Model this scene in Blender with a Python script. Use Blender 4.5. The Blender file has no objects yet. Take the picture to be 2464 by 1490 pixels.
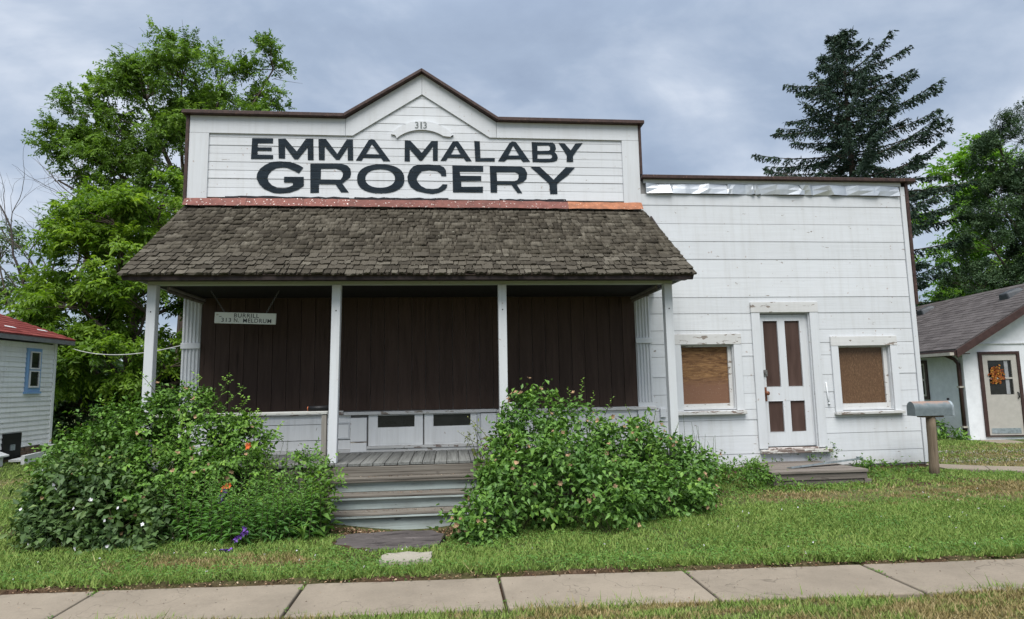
import bpy, bmesh, math, random
import numpy as np
from mathutils import Vector, Matrix, Euler
from mathutils.geometry import tessellate_polygon

scene = bpy.context.scene
C = scene.collection
RAD = math.radians

# ------------------------------------------------------------------ camera
def make_camera():
    yaw, pitch, roll = RAD(5.754), RAD(6.741), RAD(1.0586)
    cy, sy, cp, sp = math.cos(yaw), math.sin(yaw), math.cos(pitch), math.sin(pitch)
    f = Vector((sy*cp, cy*cp, sp)); r = Vector((cy, -sy, 0.0)); d = f.cross(r)
    if d.z > 0: d = -d
    cr, sr = math.cos(roll), math.sin(roll)
    r2 = cr*r + sr*d
    d2 = -sr*r + cr*d
    cam = bpy.data.cameras.new('camera')
    cam.sensor_width = 36.0
    cam.lens = 1510.0/2464.0*36.0
    cam.clip_start = 0.05
    cam.clip_end = 2000.0
    o = bpy.data.objects.new('camera', cam); C.objects.link(o)
    m = Matrix.Identity(4)
    m.col[0][:3] = r2; m.col[1][:3] = -d2; m.col[2][:3] = -f; m.col[3][:3] = (0.0, -9.6, 1.62)
    o.matrix_world = m
    scene.camera = o
make_camera()

# ------------------------------------------------------------------ light
SUN_EL, SUN_AZ = RAD(61), RAD(190)      # azimuth of the sun, clockwise from +Y
EXPOSURE = 1.66
def make_world():
    w = bpy.data.worlds.new('World'); scene.world = w
    w.use_nodes = True
    nt = w.node_tree; nt.nodes.clear()
    out = nt.nodes.new('ShaderNodeOutputWorld')
    bg = nt.nodes.new('ShaderNodeBackground')
    sky = nt.nodes.new('ShaderNodeTexSky'); sky.sky_type = 'NISHITA'; sky.sun_disc = False
    sky.sun_elevation = SUN_EL; sky.sun_rotation = SUN_AZ
    tc = nt.nodes.new('ShaderNodeTexCoord')
    sep = nt.nodes.new('ShaderNodeSeparateXYZ'); nt.links.new(tc.outputs['Generated'], sep.inputs[0])
    def M(op, a, b=None):
        n = nt.nodes.new('ShaderNodeMath'); n.operation = op
        for i, v in enumerate((a, b)):
            if v is None: continue
            if isinstance(v, (int, float)): n.inputs[i].default_value = v
            else: nt.links.new(v, n.inputs[i])
        return n.outputs[0]
    zc = M('ADD', M('MAXIMUM', sep.outputs[2], 0.0), 0.42)
    px = M('DIVIDE', sep.outputs[0], zc); py = M('DIVIDE', sep.outputs[1], zc)
    cmb = nt.nodes.new('ShaderNodeCombineXYZ')
    nt.links.new(px, cmb.inputs[0]); nt.links.new(py, cmb.inputs[1])
    def noise(scale, det, rough, off, dist=0.4):
        mp = nt.nodes.new('ShaderNodeMapping'); nt.links.new(cmb.outputs[0], mp.inputs[0])
        mp.inputs['Location'].default_value = off
        mp.inputs['Rotation'].default_value = (0, 0, RAD(28))
        mp.inputs['Scale'].default_value = (0.85, 1.2, 1)
        n = nt.nodes.new('ShaderNodeTexNoise'); nt.links.new(mp.outputs[0], n.inputs['Vector'])
        n.inputs['Scale'].default_value = scale; n.inputs['Detail'].default_value = det
        n.inputs['Roughness'].default_value = rough; n.inputs['Distortion'].default_value = dist
        return n.outputs['Fac']
    n1 = noise(1.7, 5, 0.5, (3.1, 1.7, 0)); n2 = noise(4.2, 7, 0.55, (7.3, 2.2, 4), 0.25)
    v = M('ADD', M('MULTIPLY', n1, 0.58), M('MULTIPLY', n2, 0.42))
    rmp = nt.nodes.new('ShaderNodeValToRGB'); nt.links.new(v, rmp.inputs[0])
    e = rmp.color_ramp.elements
    e[0].position = 0.36; e[0].color = (.96, 1.18, 1.58, 1)
    e[1].position = 0.63; e[1].color = (2.45, 2.62, 2.9, 1)
    m = rmp.color_ramp.elements.new(0.46); m.color = (1.22, 1.48, 1.90, 1)
    m = rmp.color_ramp.elements.new(0.54); m.color = (1.66, 1.90, 2.28, 1)
    # an overcast sky is brighter overhead than at the horizon
    zen = M('ADD', M('ADD', 0.90, M('MULTIPLY', M('MAXIMUM', sep.outputs[2], 0.0), 0.25)), M('MULTIPLY', M('MAXIMUM', M('SUBTRACT', sep.outputs[2], 0.5), 0.0), 1.9))
    vm = nt.nodes.new('ShaderNodeVectorMath'); vm.operation = 'SCALE'
    nt.links.new(rmp.outputs[0], vm.inputs[0]); nt.links.new(zen, vm.inputs['Scale'])
    mix = nt.nodes.new('ShaderNodeMix'); mix.data_type = 'RGBA'
    mix.inputs[0].default_value = 0.93
    nt.links.new(sky.outputs[0], mix.inputs[6]); nt.links.new(vm.outputs[0], mix.inputs[7])
    nt.links.new(mix.outputs[2], bg.inputs[0]); bg.inputs[1].default_value = 0.1
    nt.links.new(bg.outputs[0], out.inputs[0])
    s = bpy.data.lights.new('sun', 'SUN'); s.energy = 1.5; s.angle = RAD(44); s.color = (1.0, 0.965, 0.915)
    o = bpy.data.objects.new('sun', s); C.objects.link(o)
    dirv = Vector((math.sin(SUN_AZ)*math.cos(SUN_EL), math.cos(SUN_AZ)*math.cos(SUN_EL), math.sin(SUN_EL)))
    o.rotation_euler = dirv.to_track_quat('Z', 'Y').to_euler()
    o.location = dirv*40
make_world()
scene.view_settings.view_transform = 'Standard'
scene.view_settings.look = 'None'
scene.view_settings.gamma = 1.0
scene.view_settings.use_curve_mapping = False
scene.view_settings.exposure = EXPOSURE

random.seed(313)
rng = np.random.default_rng(313)

# ------------------------------------------------------------------ helpers: objects
def tag(o, label=None, cat=None, group=None, kind=None):
    if label: o['label'] = label
    if cat: o['category'] = cat
    if group: o['group'] = group
    if kind: o['kind'] = kind
    return o
def thing(name, label, cat, loc=(0, 0, 0), group=None):
    o = bpy.data.objects.new(name, None); C.objects.link(o)
    o.location = loc; o.empty_display_size = 0.2
    return tag(o, label, cat, group)
def adopt(o, parent):
    if parent is None: return o
    o.parent = parent
    if parent.parent is None and parent.type == 'EMPTY':
        o.matrix_parent_inverse = Matrix.Translation(-Vector(parent.location))
    return o
class MB:
    """collects geometry in world coordinates and links it as ONE mesh object"""
    def __init__(s): s.v = []; s.f = []; s.m = []; s.smooth = []
    def add(s, vs, fs, mi=0, sm=False):
        n = len(s.v); s.v.extend([tuple(p) for p in vs])
        for f in fs: s.f.append(tuple(i+n for i in f)); s.m.append(mi); s.smooth.append(sm)
        return s
    def box(s, x0, x1, y0, y1, z0, z1, mi=0, j=0.0, M=None):
        vs = [(x, y, z) for x in (x0, x1) for y in (y0, y1) for z in (z0, z1)]
        if j: vs = [(a+random.uniform(-j, j), b+random.uniform(-j, j)*.5, c+random.uniform(-j, j)) for a, b, c in vs]
        if M: vs = [M @ Vector(p) for p in vs]
        return s.add(vs, [(0, 1, 3, 2), (4, 6, 7, 5), (0, 4, 5, 1), (2, 3, 7, 6), (0, 2, 6, 4), (1, 5, 7, 3)], mi)
    def prism(s, outer, y0, y1, holes=(), mi=0, M=None):
        """polygon in the XZ plane from y0 (front) to y1 (back)"""
        loops = [list(outer)]+[list(h) for h in holes]
        flat = [p for l in loops for p in l]; n = len(flat)
        vs = [(x, y0, z) for x, z in flat]+[(x, y1, z) for x, z in flat]
        tri = tessellate_polygon([[Vector((x, z, 0)) for x, z in l] for l in loops])
        fs = []
        for a, b, c in tri:
            pa, pb, pc = flat[a], flat[b], flat[c]
            if (pb[0]-pa[0])*(pc[1]-pa[1])-(pb[1]-pa[1])*(pc[0]-pa[0]) < 0: a, b, c = c, b, a
            fs.append((a, b, c)); fs.append((c+n, b+n, a+n))
        k = 0
        for l in loops:
            m = len(l)
            for i in range(m):
                a, b = k+i, k+(i+1) % m
                fs.append((b, a, a+n, b+n))
            k += m
        if M: vs = [M @ Vector(p) for p in vs]
        return s.add(vs, fs, mi)
    def tube(s, pts, rad, n=8, mi=0, cap=True, sm=True):
        pts = [Vector(p) for p in pts]; k = len(pts)
        if not hasattr(rad, '__len__'): rad = [rad]*k
        vs = []; up = None
        for i, p in enumerate(pts):
            d = (pts[min(i+1, k-1)]-pts[max(i-1, 0)])
            d = d.normalized() if d.length > 1e-9 else Vector((0, 0, 1))
            if up is None: up = d.orthogonal().normalized()
            else:
                up = up-d*up.dot(d)
                up = up.normalized() if up.length > 1e-6 else d.orthogonal().normalized()
            w = d.cross(up)
            for a in range(n):
                t = 2*math.pi*a/n
                vs.append(p+(up*math.cos(t)+w*math.sin(t))*rad[i])
        fs = []
        for i in range(k-1):
            for a in range(n):
                b = (a+1) % n
                fs.append((i*n+a, i*n+b, (i+1)*n+b, (i+1)*n+a))
        s.add(vs, fs, mi, sm)
        if cap:
            q = len(s.v)-k*n
            s.f.append(tuple(q+a for a in reversed(range(n)))); s.m.append(mi); s.smooth.append(False)
            s.f.append(tuple(q+(k-1)*n+a for a in range(n))); s.m.append(mi); s.smooth.append(False)
        return s
    def mesh(s, name, mats):
        me = bpy.data.meshes.new(name)
        me.from_pydata(s.v, [], s.f)
        mats = mats if isinstance(mats, (list, tuple)) else [mats]
        for m in mats: me.materials.append(m)
        me.polygons.foreach_set('material_index', s.m)
        me.polygons.foreach_set('use_smooth', s.smooth)
        me.update()
        return me
    def build(s, name, mats, parent=None):
        o = bpy.data.objects.new(name, s.mesh(name, mats)); C.objects.link(o)
        return adopt(o, parent)
def bevel(o, w=0.004, seg=1):
    m = o.modifiers.new('bevel', 'BEVEL'); m.width = w; m.segments = seg; m.limit_method = 'ANGLE'; m.angle_limit = RAD(50)
    return o
def boxo(name, mat, parent, x0, x1, y0, y1, z0, z1, j=0.0, bv=0.0, M=None):
    o = MB().box(x0, x1, y0, y1, z0, z1, 0, j, M).build(name, mat, parent)
    if bv: bevel(o, bv)
    return o
def inst(name, me, parent, M):
    o = bpy.data.objects.new(name, me); C.objects.link(o)
    o.matrix_basis = M
    return adopt(o, parent)
def np_mesh(name, V, F, mat, parent=None, attrs=None, smooth=False):
    """V (n,3) float array, F (m,3|4) int array"""
    me = bpy.data.meshes.new(name)
    V = np.asarray(V, np.float32); F = np.asarray(F, np.int32)
    k = F.shape[1]
    me.vertices.add(len(V)); me.vertices.foreach_set('co', V.ravel())
    me.loops.add(F.size); me.loops.foreach_set('vertex_index', F.ravel())
    me.polygons.add(len(F)); me.polygons.foreach_set('loop_start', np.arange(len(F), dtype=np.int32)*k)
    if smooth: me.polygons.foreach_set('use_smooth', np.ones(len(F), bool))
    for an, av in (attrs or {}).items():
        a = me.attributes.new(an, 'FLOAT', 'POINT'); a.data.foreach_set('value', np.asarray(av, np.float32))
    me.materials.append(mat)
    me.update(calc_edges=True); me.validate()
    o = bpy.data.objects.new(name, me); C.objects.link(o)
    return adopt(o, parent)
def text_part(name, body, mat, parent, M, size, width=None, height=None, bold=0.0):
    """a line of lettering, its left bottom corner at the origin of M (x right, z up)"""
    cu = bpy.data.curves.new(name, 'FONT'); cu.body = body; cu.size = 1.0; cu.resolution_u = 4; cu.offset = bold; cu.space_character = 1.12
    tmp = bpy.data.objects.new(name, cu); C.objects.link(tmp)
    dg = bpy.context.evaluated_depsgraph_get()
    me = bpy.data.meshes.new_from_object(tmp.evaluated_get(dg))
    bpy.data.objects.remove(tmp); bpy.data.curves.remove(cu)
    co = np.empty(len(me.vertices)*3, np.float32); me.vertices.foreach_get('co', co); co = co.reshape(-1, 3)
    mn, mx = co.min(0), co.max(0)
    sx = (width/(mx[0]-mn[0])) if width else size
    sz = (height/(mx[1]-mn[1])) if height else size
    new = np.zeros_like(co); new[:, 0] = (co[:, 0]-mn[0])*sx; new[:, 2] = (co[:, 1]-mn[1])*sz
    me.vertices.foreach_set('co', new.ravel()); me.update()
    me.name = name; me.materials.clear(); me.materials.append(mat)
    me.transform(M)
    o = bpy.data.objects.new(name, me); C.objects.link(o)
    return adopt(o, parent)

# ------------------------------------------------------------------ helpers: materials
class NT:
    def __init__(s, name):
        s.mat = bpy.data.materials.new(name); s.mat.use_nodes = True
        s.nt = s.mat.node_tree; s.nt.nodes.clear()
        s.out = s.new('ShaderNodeOutputMaterial')
    def new(s, t): return s.nt.nodes.new(t)
    def put(s, sock, v):
        if isinstance(v, bpy.types.NodeSocket): s.nt.links.new(v, sock)
        elif isinstance(v, (tuple, list)) and len(v) == 3 and sock.type == 'RGBA': sock.default_value = (*v, 1)
        else: sock.default_value = v
    def pos(s, scale=(1, 1, 1), rot=(0, 0, 0), rand=0.0):
        """object-space coordinates (world metres for all big parts); rand shifts them per object"""
        tc = s.new('ShaderNodeTexCoord'); mp = s.new('ShaderNodeMapping')
        s.put(mp.inputs[0], tc.outputs['Object']); mp.inputs['Scale'].default_value = scale; mp.inputs['Rotation'].default_value = rot
        if rand:
            oi = s.new('ShaderNodeObjectInfo')
            cm = s.new('ShaderNodeCombineXYZ')
            for i, k in enumerate((rand, rand*1.7, rand*0.6)): s.put(cm.inputs[i], s.math('MULTIPLY', oi.outputs['Random'], k))
            s.put(mp.inputs['Location'], cm.outputs[0])
        return mp.outputs[0]
    def noise(s, vec, scale, det=4, rough=.55, dist=0.0):
        n = s.new('ShaderNodeTexNoise'); s.put(n.inputs['Vector'], vec)
        n.inputs['Scale'].default_value = scale; n.inputs['Detail'].default_value = det
        n.inputs['Roughness'].default_value = rough; n.inputs['Distortion'].default_value = dist
        return n.outputs['Fac']
    def math(s, op, a, b=0.0, clamp=False):
        n = s.new('ShaderNodeMath'); n.operation = op; n.use_clamp = clamp
        s.put(n.inputs[0], a); s.put(n.inputs[1], b); return n.outputs[0]
    def ramp(s, fac, stops):
        n = s.new('ShaderNodeValToRGB'); s.put(n.inputs[0], fac)
        el = n.color_ramp.elements
        while len(el) < len(stops): el.new(0.5)
        for e, (p, c) in zip(el, stops):
            e.position = p; e.color = (*c, 1) if isinstance(c, (tuple, list)) else (c, c, c, 1)
        return n.outputs[0]
    def mix(s, f, a, b, mode='MIX'):
        n = s.new('ShaderNodeMix'); n.data_type = 'RGBA'; n.blend_type = mode; n.clamp_factor = True
        s.put(n.inputs[0], f); s.put(n.inputs[6], a); s.put(n.inputs[7], b); return n.outputs[2]
    def rnd(s): return s.new('ShaderNodeObjectInfo').outputs['Random']
    def attr(s, name):
        n = s.new('ShaderNodeAttribute'); n.attribute_name = name; return n.outputs['Fac']
    def bump(s, h, dist=0.004, strength=0.6):
        n = s.new('ShaderNodeBump'); n.inputs['Distance'].default_value = dist; n.inputs['Strength'].default_value = strength
        s.put(n.inputs['Height'], h); return n.outputs[0]
    def bsdf(s, col, rough=.7, normal=None, metal=0.0, spec=0.3, **kw):
        b = s.new('ShaderNodeBsdfPrincipled')
        s.put(b.inputs['Base Color'], col); s.put(b.inputs['Roughness'], rough); s.put(b.inputs['Metallic'], metal)
        b.inputs['Specular IOR Level'].default_value = spec
        if normal is not None: s.put(b.inputs['Normal'], normal)
        for k, v in kw.items(): s.put(b.inputs[k], v)
        s.nt.links.new(b.outputs[0], s.out.inputs[0]); return s.mat

def wood_axis(axis, lo, hi):
    return tuple(lo if a == axis else hi for a in 'xyz')
def m_paint(name, base=(.625, .645, .665), axis='x', peel=.705, wood=(.23, .18, .14), dirt=.14, var=.07, rough=.55, splash_shade=None):
    """old brush-painted wood: streaks, hairline cracks, flaked spots, grime"""
    t = NT(name)
    g = t.noise(t.pos(wood_axis(axis, 1.4, 38), rand=9), 1.0, 5, .6)
    c = t.noise(t.pos(wood_axis(axis, 2.2, 90), rand=5), 1.0, 3, .7)
    big = t.noise(t.pos(rand=3), 1.7, 4, .6)
    pn = t.noise(t.pos(wood_axis(axis, 3.0, 9), rand=17), 1.6, 6, .62, .5)
    pn = t.math('ADD', pn, t.math('MULTIPLY', t.math('SUBTRACT', big, .5), .22))     # flaking comes in patches
    pm = t.ramp(pn, [(peel, 0), (peel+.012, 1)])
    edge = t.ramp(pn, [(peel-.035, 0), (peel, 1)])
    col = t.mix(t.math('MULTIPLY', t.ramp(g, [(.45, 0), (.8, 1)]), .30), base, tuple(v*.80 for v in base))
    col = t.mix(t.math('MULTIPLY', t.ramp(big, [(.42, 0), (.75, 1)]), dirt), col, (.42, .41, .37))
    rain = t.noise(t.pos((7, 7, .45), rand=0), 1.6, 5, .65)                # faint run-off streaks down the wall
    col = t.mix(t.math('MULTIPLY', t.ramp(rain, [(.48, 0), (.72, 1)]), .24), col, (.40, .39, .36))
    nail = t.noise(t.pos((1, 1, 1), rand=7), 17, 1, .4)                    # rust spots at old nails
    col = t.mix(t.math('MULTIPLY', t.ramp(nail, [(.755, 0), (.785, 1)]), .5), col, (.28, .17, .11))
    crack = t.ramp(c, [(.685, 0), (.71, 1)])
    col = t.mix(t.math('MULTIPLY', crack, .42), col, (.33, .31, .29))
    col = t.mix(t.math('MULTIPLY', edge, .22), col, (.60, .59, .56))
    wg = t.ramp(g, [(.3, tuple(v*.6 for v in wood)), (.7, wood)])
    col = t.mix(t.math('MULTIPLY', pm, .85), col, wg)
    if splash_shade:                                             # rain-splashed soil along the foot of the wall, doubling as painted contact shade
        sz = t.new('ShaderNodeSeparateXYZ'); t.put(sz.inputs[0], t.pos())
        k = t.math('SUBTRACT', t.math('ADD', splash_shade, t.math('MULTIPLY', t.noise(t.pos((5, 5, 2)), 1.5, 5, .65), .45)), sz.outputs[2])
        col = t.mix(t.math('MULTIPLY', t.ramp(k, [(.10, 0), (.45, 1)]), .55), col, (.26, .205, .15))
    sh = t.math('ADD', 1-var, t.math('MULTIPLY', t.rnd(), var*1.4))
    hv = t.new('ShaderNodeHueSaturation'); t.put(hv.inputs['Color'], col); t.put(hv.inputs['Value'], sh)
    h = t.math('ADD', t.math('MULTIPLY', g, .5), t.math('SUBTRACT', t.math('MULTIPLY', big, .6), t.math('MULTIPLY', pm, .6)))
    return t.bsdf(hv.outputs[0], rough, t.bump(h, .006, .55), spec=.25)
def m_wood(name, dark, light, axis='x', rough=.85, var=.2, tint=None, tintamt=0.0, knots=True, fine=42):
    """bare weathered boards: grain, checks, knots"""
    t = NT(name)
    g = t.noise(t.pos(wood_axis(axis, 1.2, fine), rand=11), 1.0, 6, .62, .3)
    k = t.noise(t.pos(wood_axis(axis, 2.5, 7), rand=23), 1.9, 3, .5, .6)
    b = t.noise(t.pos(rand=4), 2.3, 5, .6)
    col = t.ramp(g, [(.30, dark), (.48, tuple((a+c)/2 for a, c in zip(dark, light))), (.72, light)])
    if tint: col = t.mix(t.math('MULTIPLY', t.ramp(b, [(.40, 0), (.62, 1)]), tintamt), col, tint)
    crack = t.ramp(g, [(.27, 1), (.33, 0)])
    col = t.mix(t.math('MULTIPLY', crack, .7), col, tuple(v*.35 for v in dark))
    if knots: col = t.mix(t.math('MULTIPLY', t.ramp(k, [(.70, 0), (.76, 1)]), .75), col, tuple(v*.45 for v in dark))
    sh = t.math('ADD', 1-var, t.math('MULTIPLY', t.rnd(), var*2))
    hv = t.new('ShaderNodeHueSaturation'); t.put(hv.inputs['Color'], col); t.put(hv.inputs['Value'], sh)
    return t.bsdf(hv.outputs[0], rough, t.bump(t.math('SUBTRACT', g, t.math('MULTIPLY', crack, .4)), .008, .7), spec=.15)
def m_plain(name, col, rough=.6, metal=0.0, mottle=.2, scale=9, bump=.25, spec=.3, var=.0, spots=None):
    t = NT(name)
    n = t.noise(t.pos(rand=5), scale, 5, .6)
    c = t.mix(t.math('MULTIPLY', t.ramp(n, [(.35, 0), (.7, 1)]), 1.0), tuple(v*(1-mottle) for v in col), tuple(min(1, v*(1+mottle*.6)) for v in col))
    if spots:
        s_ = t.noise(t.pos(rand=3), spots[1], 2, .5)
        c = t.mix(t.ramp(s_, [(spots[2], 0), (spots[2]+.02, 1)]), c, spots[0])
    if var:
        hv = t.new('ShaderNodeHueSaturation'); t.put(hv.inputs['Color'], c)
        t.put(hv.inputs['Value'], t.math('ADD', 1-var, t.math('MULTIPLY', t.rnd(), 2*var))); c = hv.outputs[0]
    return t.bsdf(c, rough, t.bump(n, .004, bump), metal, spec)
def m_shingle(name, cols, attr=None, lichen=None, wear=.3):
    t = NT(name)
    r = t.attr(attr) if attr else t.rnd()
    g = t.noise(t.pos((45, 5, 5), rand=31), 1.0, 5, .6)
    base = t.ramp(r, [(i/(len(cols)-1), c) for i, c in enumerate(cols)])
    big = t.noise(t.pos((1, 1, 1), rand=0), 3.1, 5, .6)
    c = t.mix(t.math('MULTIPLY', t.ramp(g, [(.35, 1), (.6, 0)]), wear+.15), base, tuple(v*.42 for v in cols[0]))
    c = t.mix(t.math('MULTIPLY', t.ramp(g, [(.58, 0), (.8, 1)]), wear), c, tuple(min(1, v*1.7) for v in cols[-1]))
    if lichen:
        l = t.noise(t.pos(rand=13), 9.0, 4, .6)
        c = t.mix(t.ramp(l, [(.70, 0), (.73, 1)]), c, lichen)
    return t.bsdf(c, .9, t.bump(g, .006, .8), spec=.1)
def m_leaf(name, stops, trans=.35, rough=.5, big=None, bscale=.9):
    """leaf: hue by the per-leaf attribute 'tint' and a slow drift through the plant"""
    t = NT(name)
    a = t.attr('tint')
    n = t.noise(t.pos(), bscale, 3, .5)
    f = t.math('ADD', t.math('MULTIPLY', a, .75), t.math('MULTIPLY', t.math('SUBTRACT', n, .5), .7), True)
    col = t.ramp(f, stops)
    b = t.new('ShaderNodeBsdfPrincipled'); t.put(b.inputs['Base Color'], col); b.inputs['Roughness'].default_value = rough
    b.inputs['Specular IOR Level'].default_value = .25
    tr = t.new('ShaderNodeBsdfTranslucent')
    br = t.new('ShaderNodeMix'); br.data_type = 'RGBA'; br.blend_type = 'MULTIPLY'; br.inputs[0].default_value = 1
    t.put(br.inputs[6], col); br.inputs[7].default_value = (1.25, 1.35, .6, 1)
    t.put(tr.inputs[0], br.outputs[2])
    mx = t.new('ShaderNodeMixShader'); mx.inputs[0].default_value = trans
    t.nt.links.new(b.outputs[0], mx.inputs[1]); t.nt.links.new(tr.outputs[0], mx.inputs[2])
    t.nt.links.new(mx.outputs[0], t.out.inputs[0])
    return t.mat

W_X = m_paint('white_paint_boards', axis='x', peel=.685, splash_shade=.30)
W_CLEAN = m_paint('white_paint_front', axis='x', peel=.70, dirt=.10)
W_TRIM = m_paint('white_paint_trim', axis='x', peel=.735, dirt=.10)
W_TRIMZ = m_paint('white_paint_upright', axis='z', peel=.735, dirt=.10)
W_SHADE_LIFT = m_paint('white_shop_front_shade_lift', base=(.78, .79, .79), axis='z', peel=.735, dirt=.10)  # same white paint, base lightened to make up for the porch shade
W_OLD = m_paint('worn_white_paint', axis='x', peel=.60, dirt=.3, base=(.60, .60, .59))
W_SILL = m_paint('flaked_sill_paint', axis='x', peel=.56, dirt=.35, base=(.60, .60, .585), wood=(.20, .13, .10))
W_GREEN = m_paint('grey_green_paint', base=(.42, .45, .39), axis='x', peel=.74, dirt=.3)
BACK = m_plain('dark_gap_wood', (.27, .265, .26), .9)
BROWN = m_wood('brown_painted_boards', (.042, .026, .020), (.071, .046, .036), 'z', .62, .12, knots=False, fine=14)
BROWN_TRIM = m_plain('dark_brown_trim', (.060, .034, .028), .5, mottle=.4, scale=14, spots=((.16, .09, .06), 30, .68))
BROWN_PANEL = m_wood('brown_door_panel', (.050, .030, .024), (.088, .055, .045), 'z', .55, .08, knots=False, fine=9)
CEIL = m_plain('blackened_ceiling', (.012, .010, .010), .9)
def m_letter():
    t = NT('blue_black_sign_paint')
    g = t.noise(t.pos((1.6, 1, 46)), 1.0, 5, .65); b = t.noise(t.pos(), 3.2, 5, .6); c = t.noise(t.pos((6, 1, 22)), 2.0, 5, .65, .4)
    col = t.ramp(t.math('ADD', t.math('MULTIPLY', g, .6), t.math('MULTIPLY', b, .4)), [(.36, (.005, .010, .016)), (.52, (.010, .019, .028)), (.68, (.030, .042, .052))])
    col = t.mix(t.math('MULTIPLY', t.ramp(c, [(.67, 0), (.70, 1)]), .6), col, (.30, .31, .31))
    return t.bsdf(col, .75, t.bump(g, .003, .4), spec=.2)
LETTER = m_letter()
TAR = m_plain('black_tar', (.02, .02, .024), .8, spots=((.5, .5, .48), 40, .70))
RUST = m_plain('rusty_red_flashing', (.185, .068, .053), .7, mottle=.3, scale=11, var=.14, spots=((.70, .64, .58), 34, .665))
RUST2 = m_plain('orange_copper_flashing', (.36, .135, .062), .6, mottle=.35, scale=13, spots=((.7, .6, .5), 34, .70))
METAL = m_plain('crinkled_aluminium', (.66, .68, .69), .46, .9, .12, 5, .1)
GALV = m_plain('dull_galvanised_steel', (.36, .41, .43), .5, .55, .3, 20, .2)
DECK = m_wood('grey_deck_boards', (.095, .097, .09), (.235, .24, .228), 'y', .9, .16)
STEP = m_wood('weathered_tread_boards', (.09, .078, .065), (.235, .215, .185), 'x', .9, .12)
RISER = m_wood('blue_grey_riser_boards', (.20, .215, .205), (.44, .495, .475), 'x', .85, .10, tint=(.48, .56, .545), tintamt=.45)
OLDWOOD = m_wood('old_grey_planks', (.085, .072, .062), (.22, .195, .17), 'x', .95, .22)
OLDPOST = m_wood('round_grey_post', (.10, .075, .052), (.24, .19, .135), 'z', .9, .1)
FOUND = m_wood('brown_foundation_board', (.10, .062, .045), (.19, .125, .09), 'x', .95, .15)
CONC = None
GLASS = m_plain('dark_dirty_glass', (.02, .021, .020), .22, mottle=.5, scale=5, bump=.05, spec=.5)
RUSTKNOB = m_plain('rusty_knob_metal', (.22, .085, .045), .6, .4, .4, 60)
STEELBOLT = m_plain('lock_metal', (.30, .29, .27), .4, .8, .5, 70)
BLACK = m_plain('black_plastic', (.012, .012, .013), .5)
SHINGLE = m_shingle('weathered_wood_shingle', [(.044, .038, .029), (.079, .069, .052), (.116, .103, .080), (.064, .055, .042), (.150, .135, .106)], lichen=(.30, .29, .23), wear=.3)
SHINGLE_F = m_shingle('weathered_wood_shingle_field', [(.044, .038, .029), (.079, .069, .052), (.116, .103, .080), (.064, .055, .042), (.150, .135, .106)], attr='tint', lichen=(.30, .29, .23), wear=.3)

def m_plywood(name, dark, light, speck, coarse):
    t = NT(name)
    g = t.noise(t.pos((3, 3, 16)), 1.3, 5, .6, 1.8)
    f = t.noise(t.pos((9, 9, 40)), 1.6, 4, .7)
    lowz = t.new('ShaderNodeSeparateXYZ'); t.put(lowz.inputs[0], t.pos())
    col = t.ramp(g, [(.32, dark), (.52, tuple((a+b)/2 for a, b in zip(dark, light))), (.70, light)])
    low = t.ramp(t.math('ADD', t.math('MULTIPLY', t.math('SUBTRACT', lowz.outputs[2], 1.2), 1.2), t.math('MULTIPLY', f, .35)), [(.55, 1), (.75, 0)])
    col = t.mix(t.math('MULTIPLY', low, coarse), col, (.185, .100, .066))
    s_ = t.noise(t.pos((60, 60, 25)), 1.5, 3, .6)
    col = t.mix(t.math('MULTIPLY', t.ramp(s_, [(.64, 0), (.70, 1)]), .5), col, speck)
    return t.bsdf(col, .8, t.bump(f, .003, .5), spec=.15)
PLY1 = m_plywood('sunburnt_plywood', (.085, .042, .022), (.29, .165, .075), (.42, .31, .24), .9)
def m_chip():
    t = NT('brown_chipboard')
    f = t.noise(t.pos((60, 60, 26)), 1.2, 4, .7, .5)
    b = t.noise(t.pos(), 2.6, 4, .6)
    col = t.ramp(f, [(.32, (.070, .038, .020)), (.55, (.135, .078, .042)), (.72, (.24, .15, .085))])
    col = t.mix(t.math('MULTIPLY', t.ramp(b, [(.4, 0), (.7, 1)]), .5), col, (.115, .062, .034))
    return t.bsdf(col, .45, t.bump(f, .002, .4), spec=.3)
PLY2 = m_chip()
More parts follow.
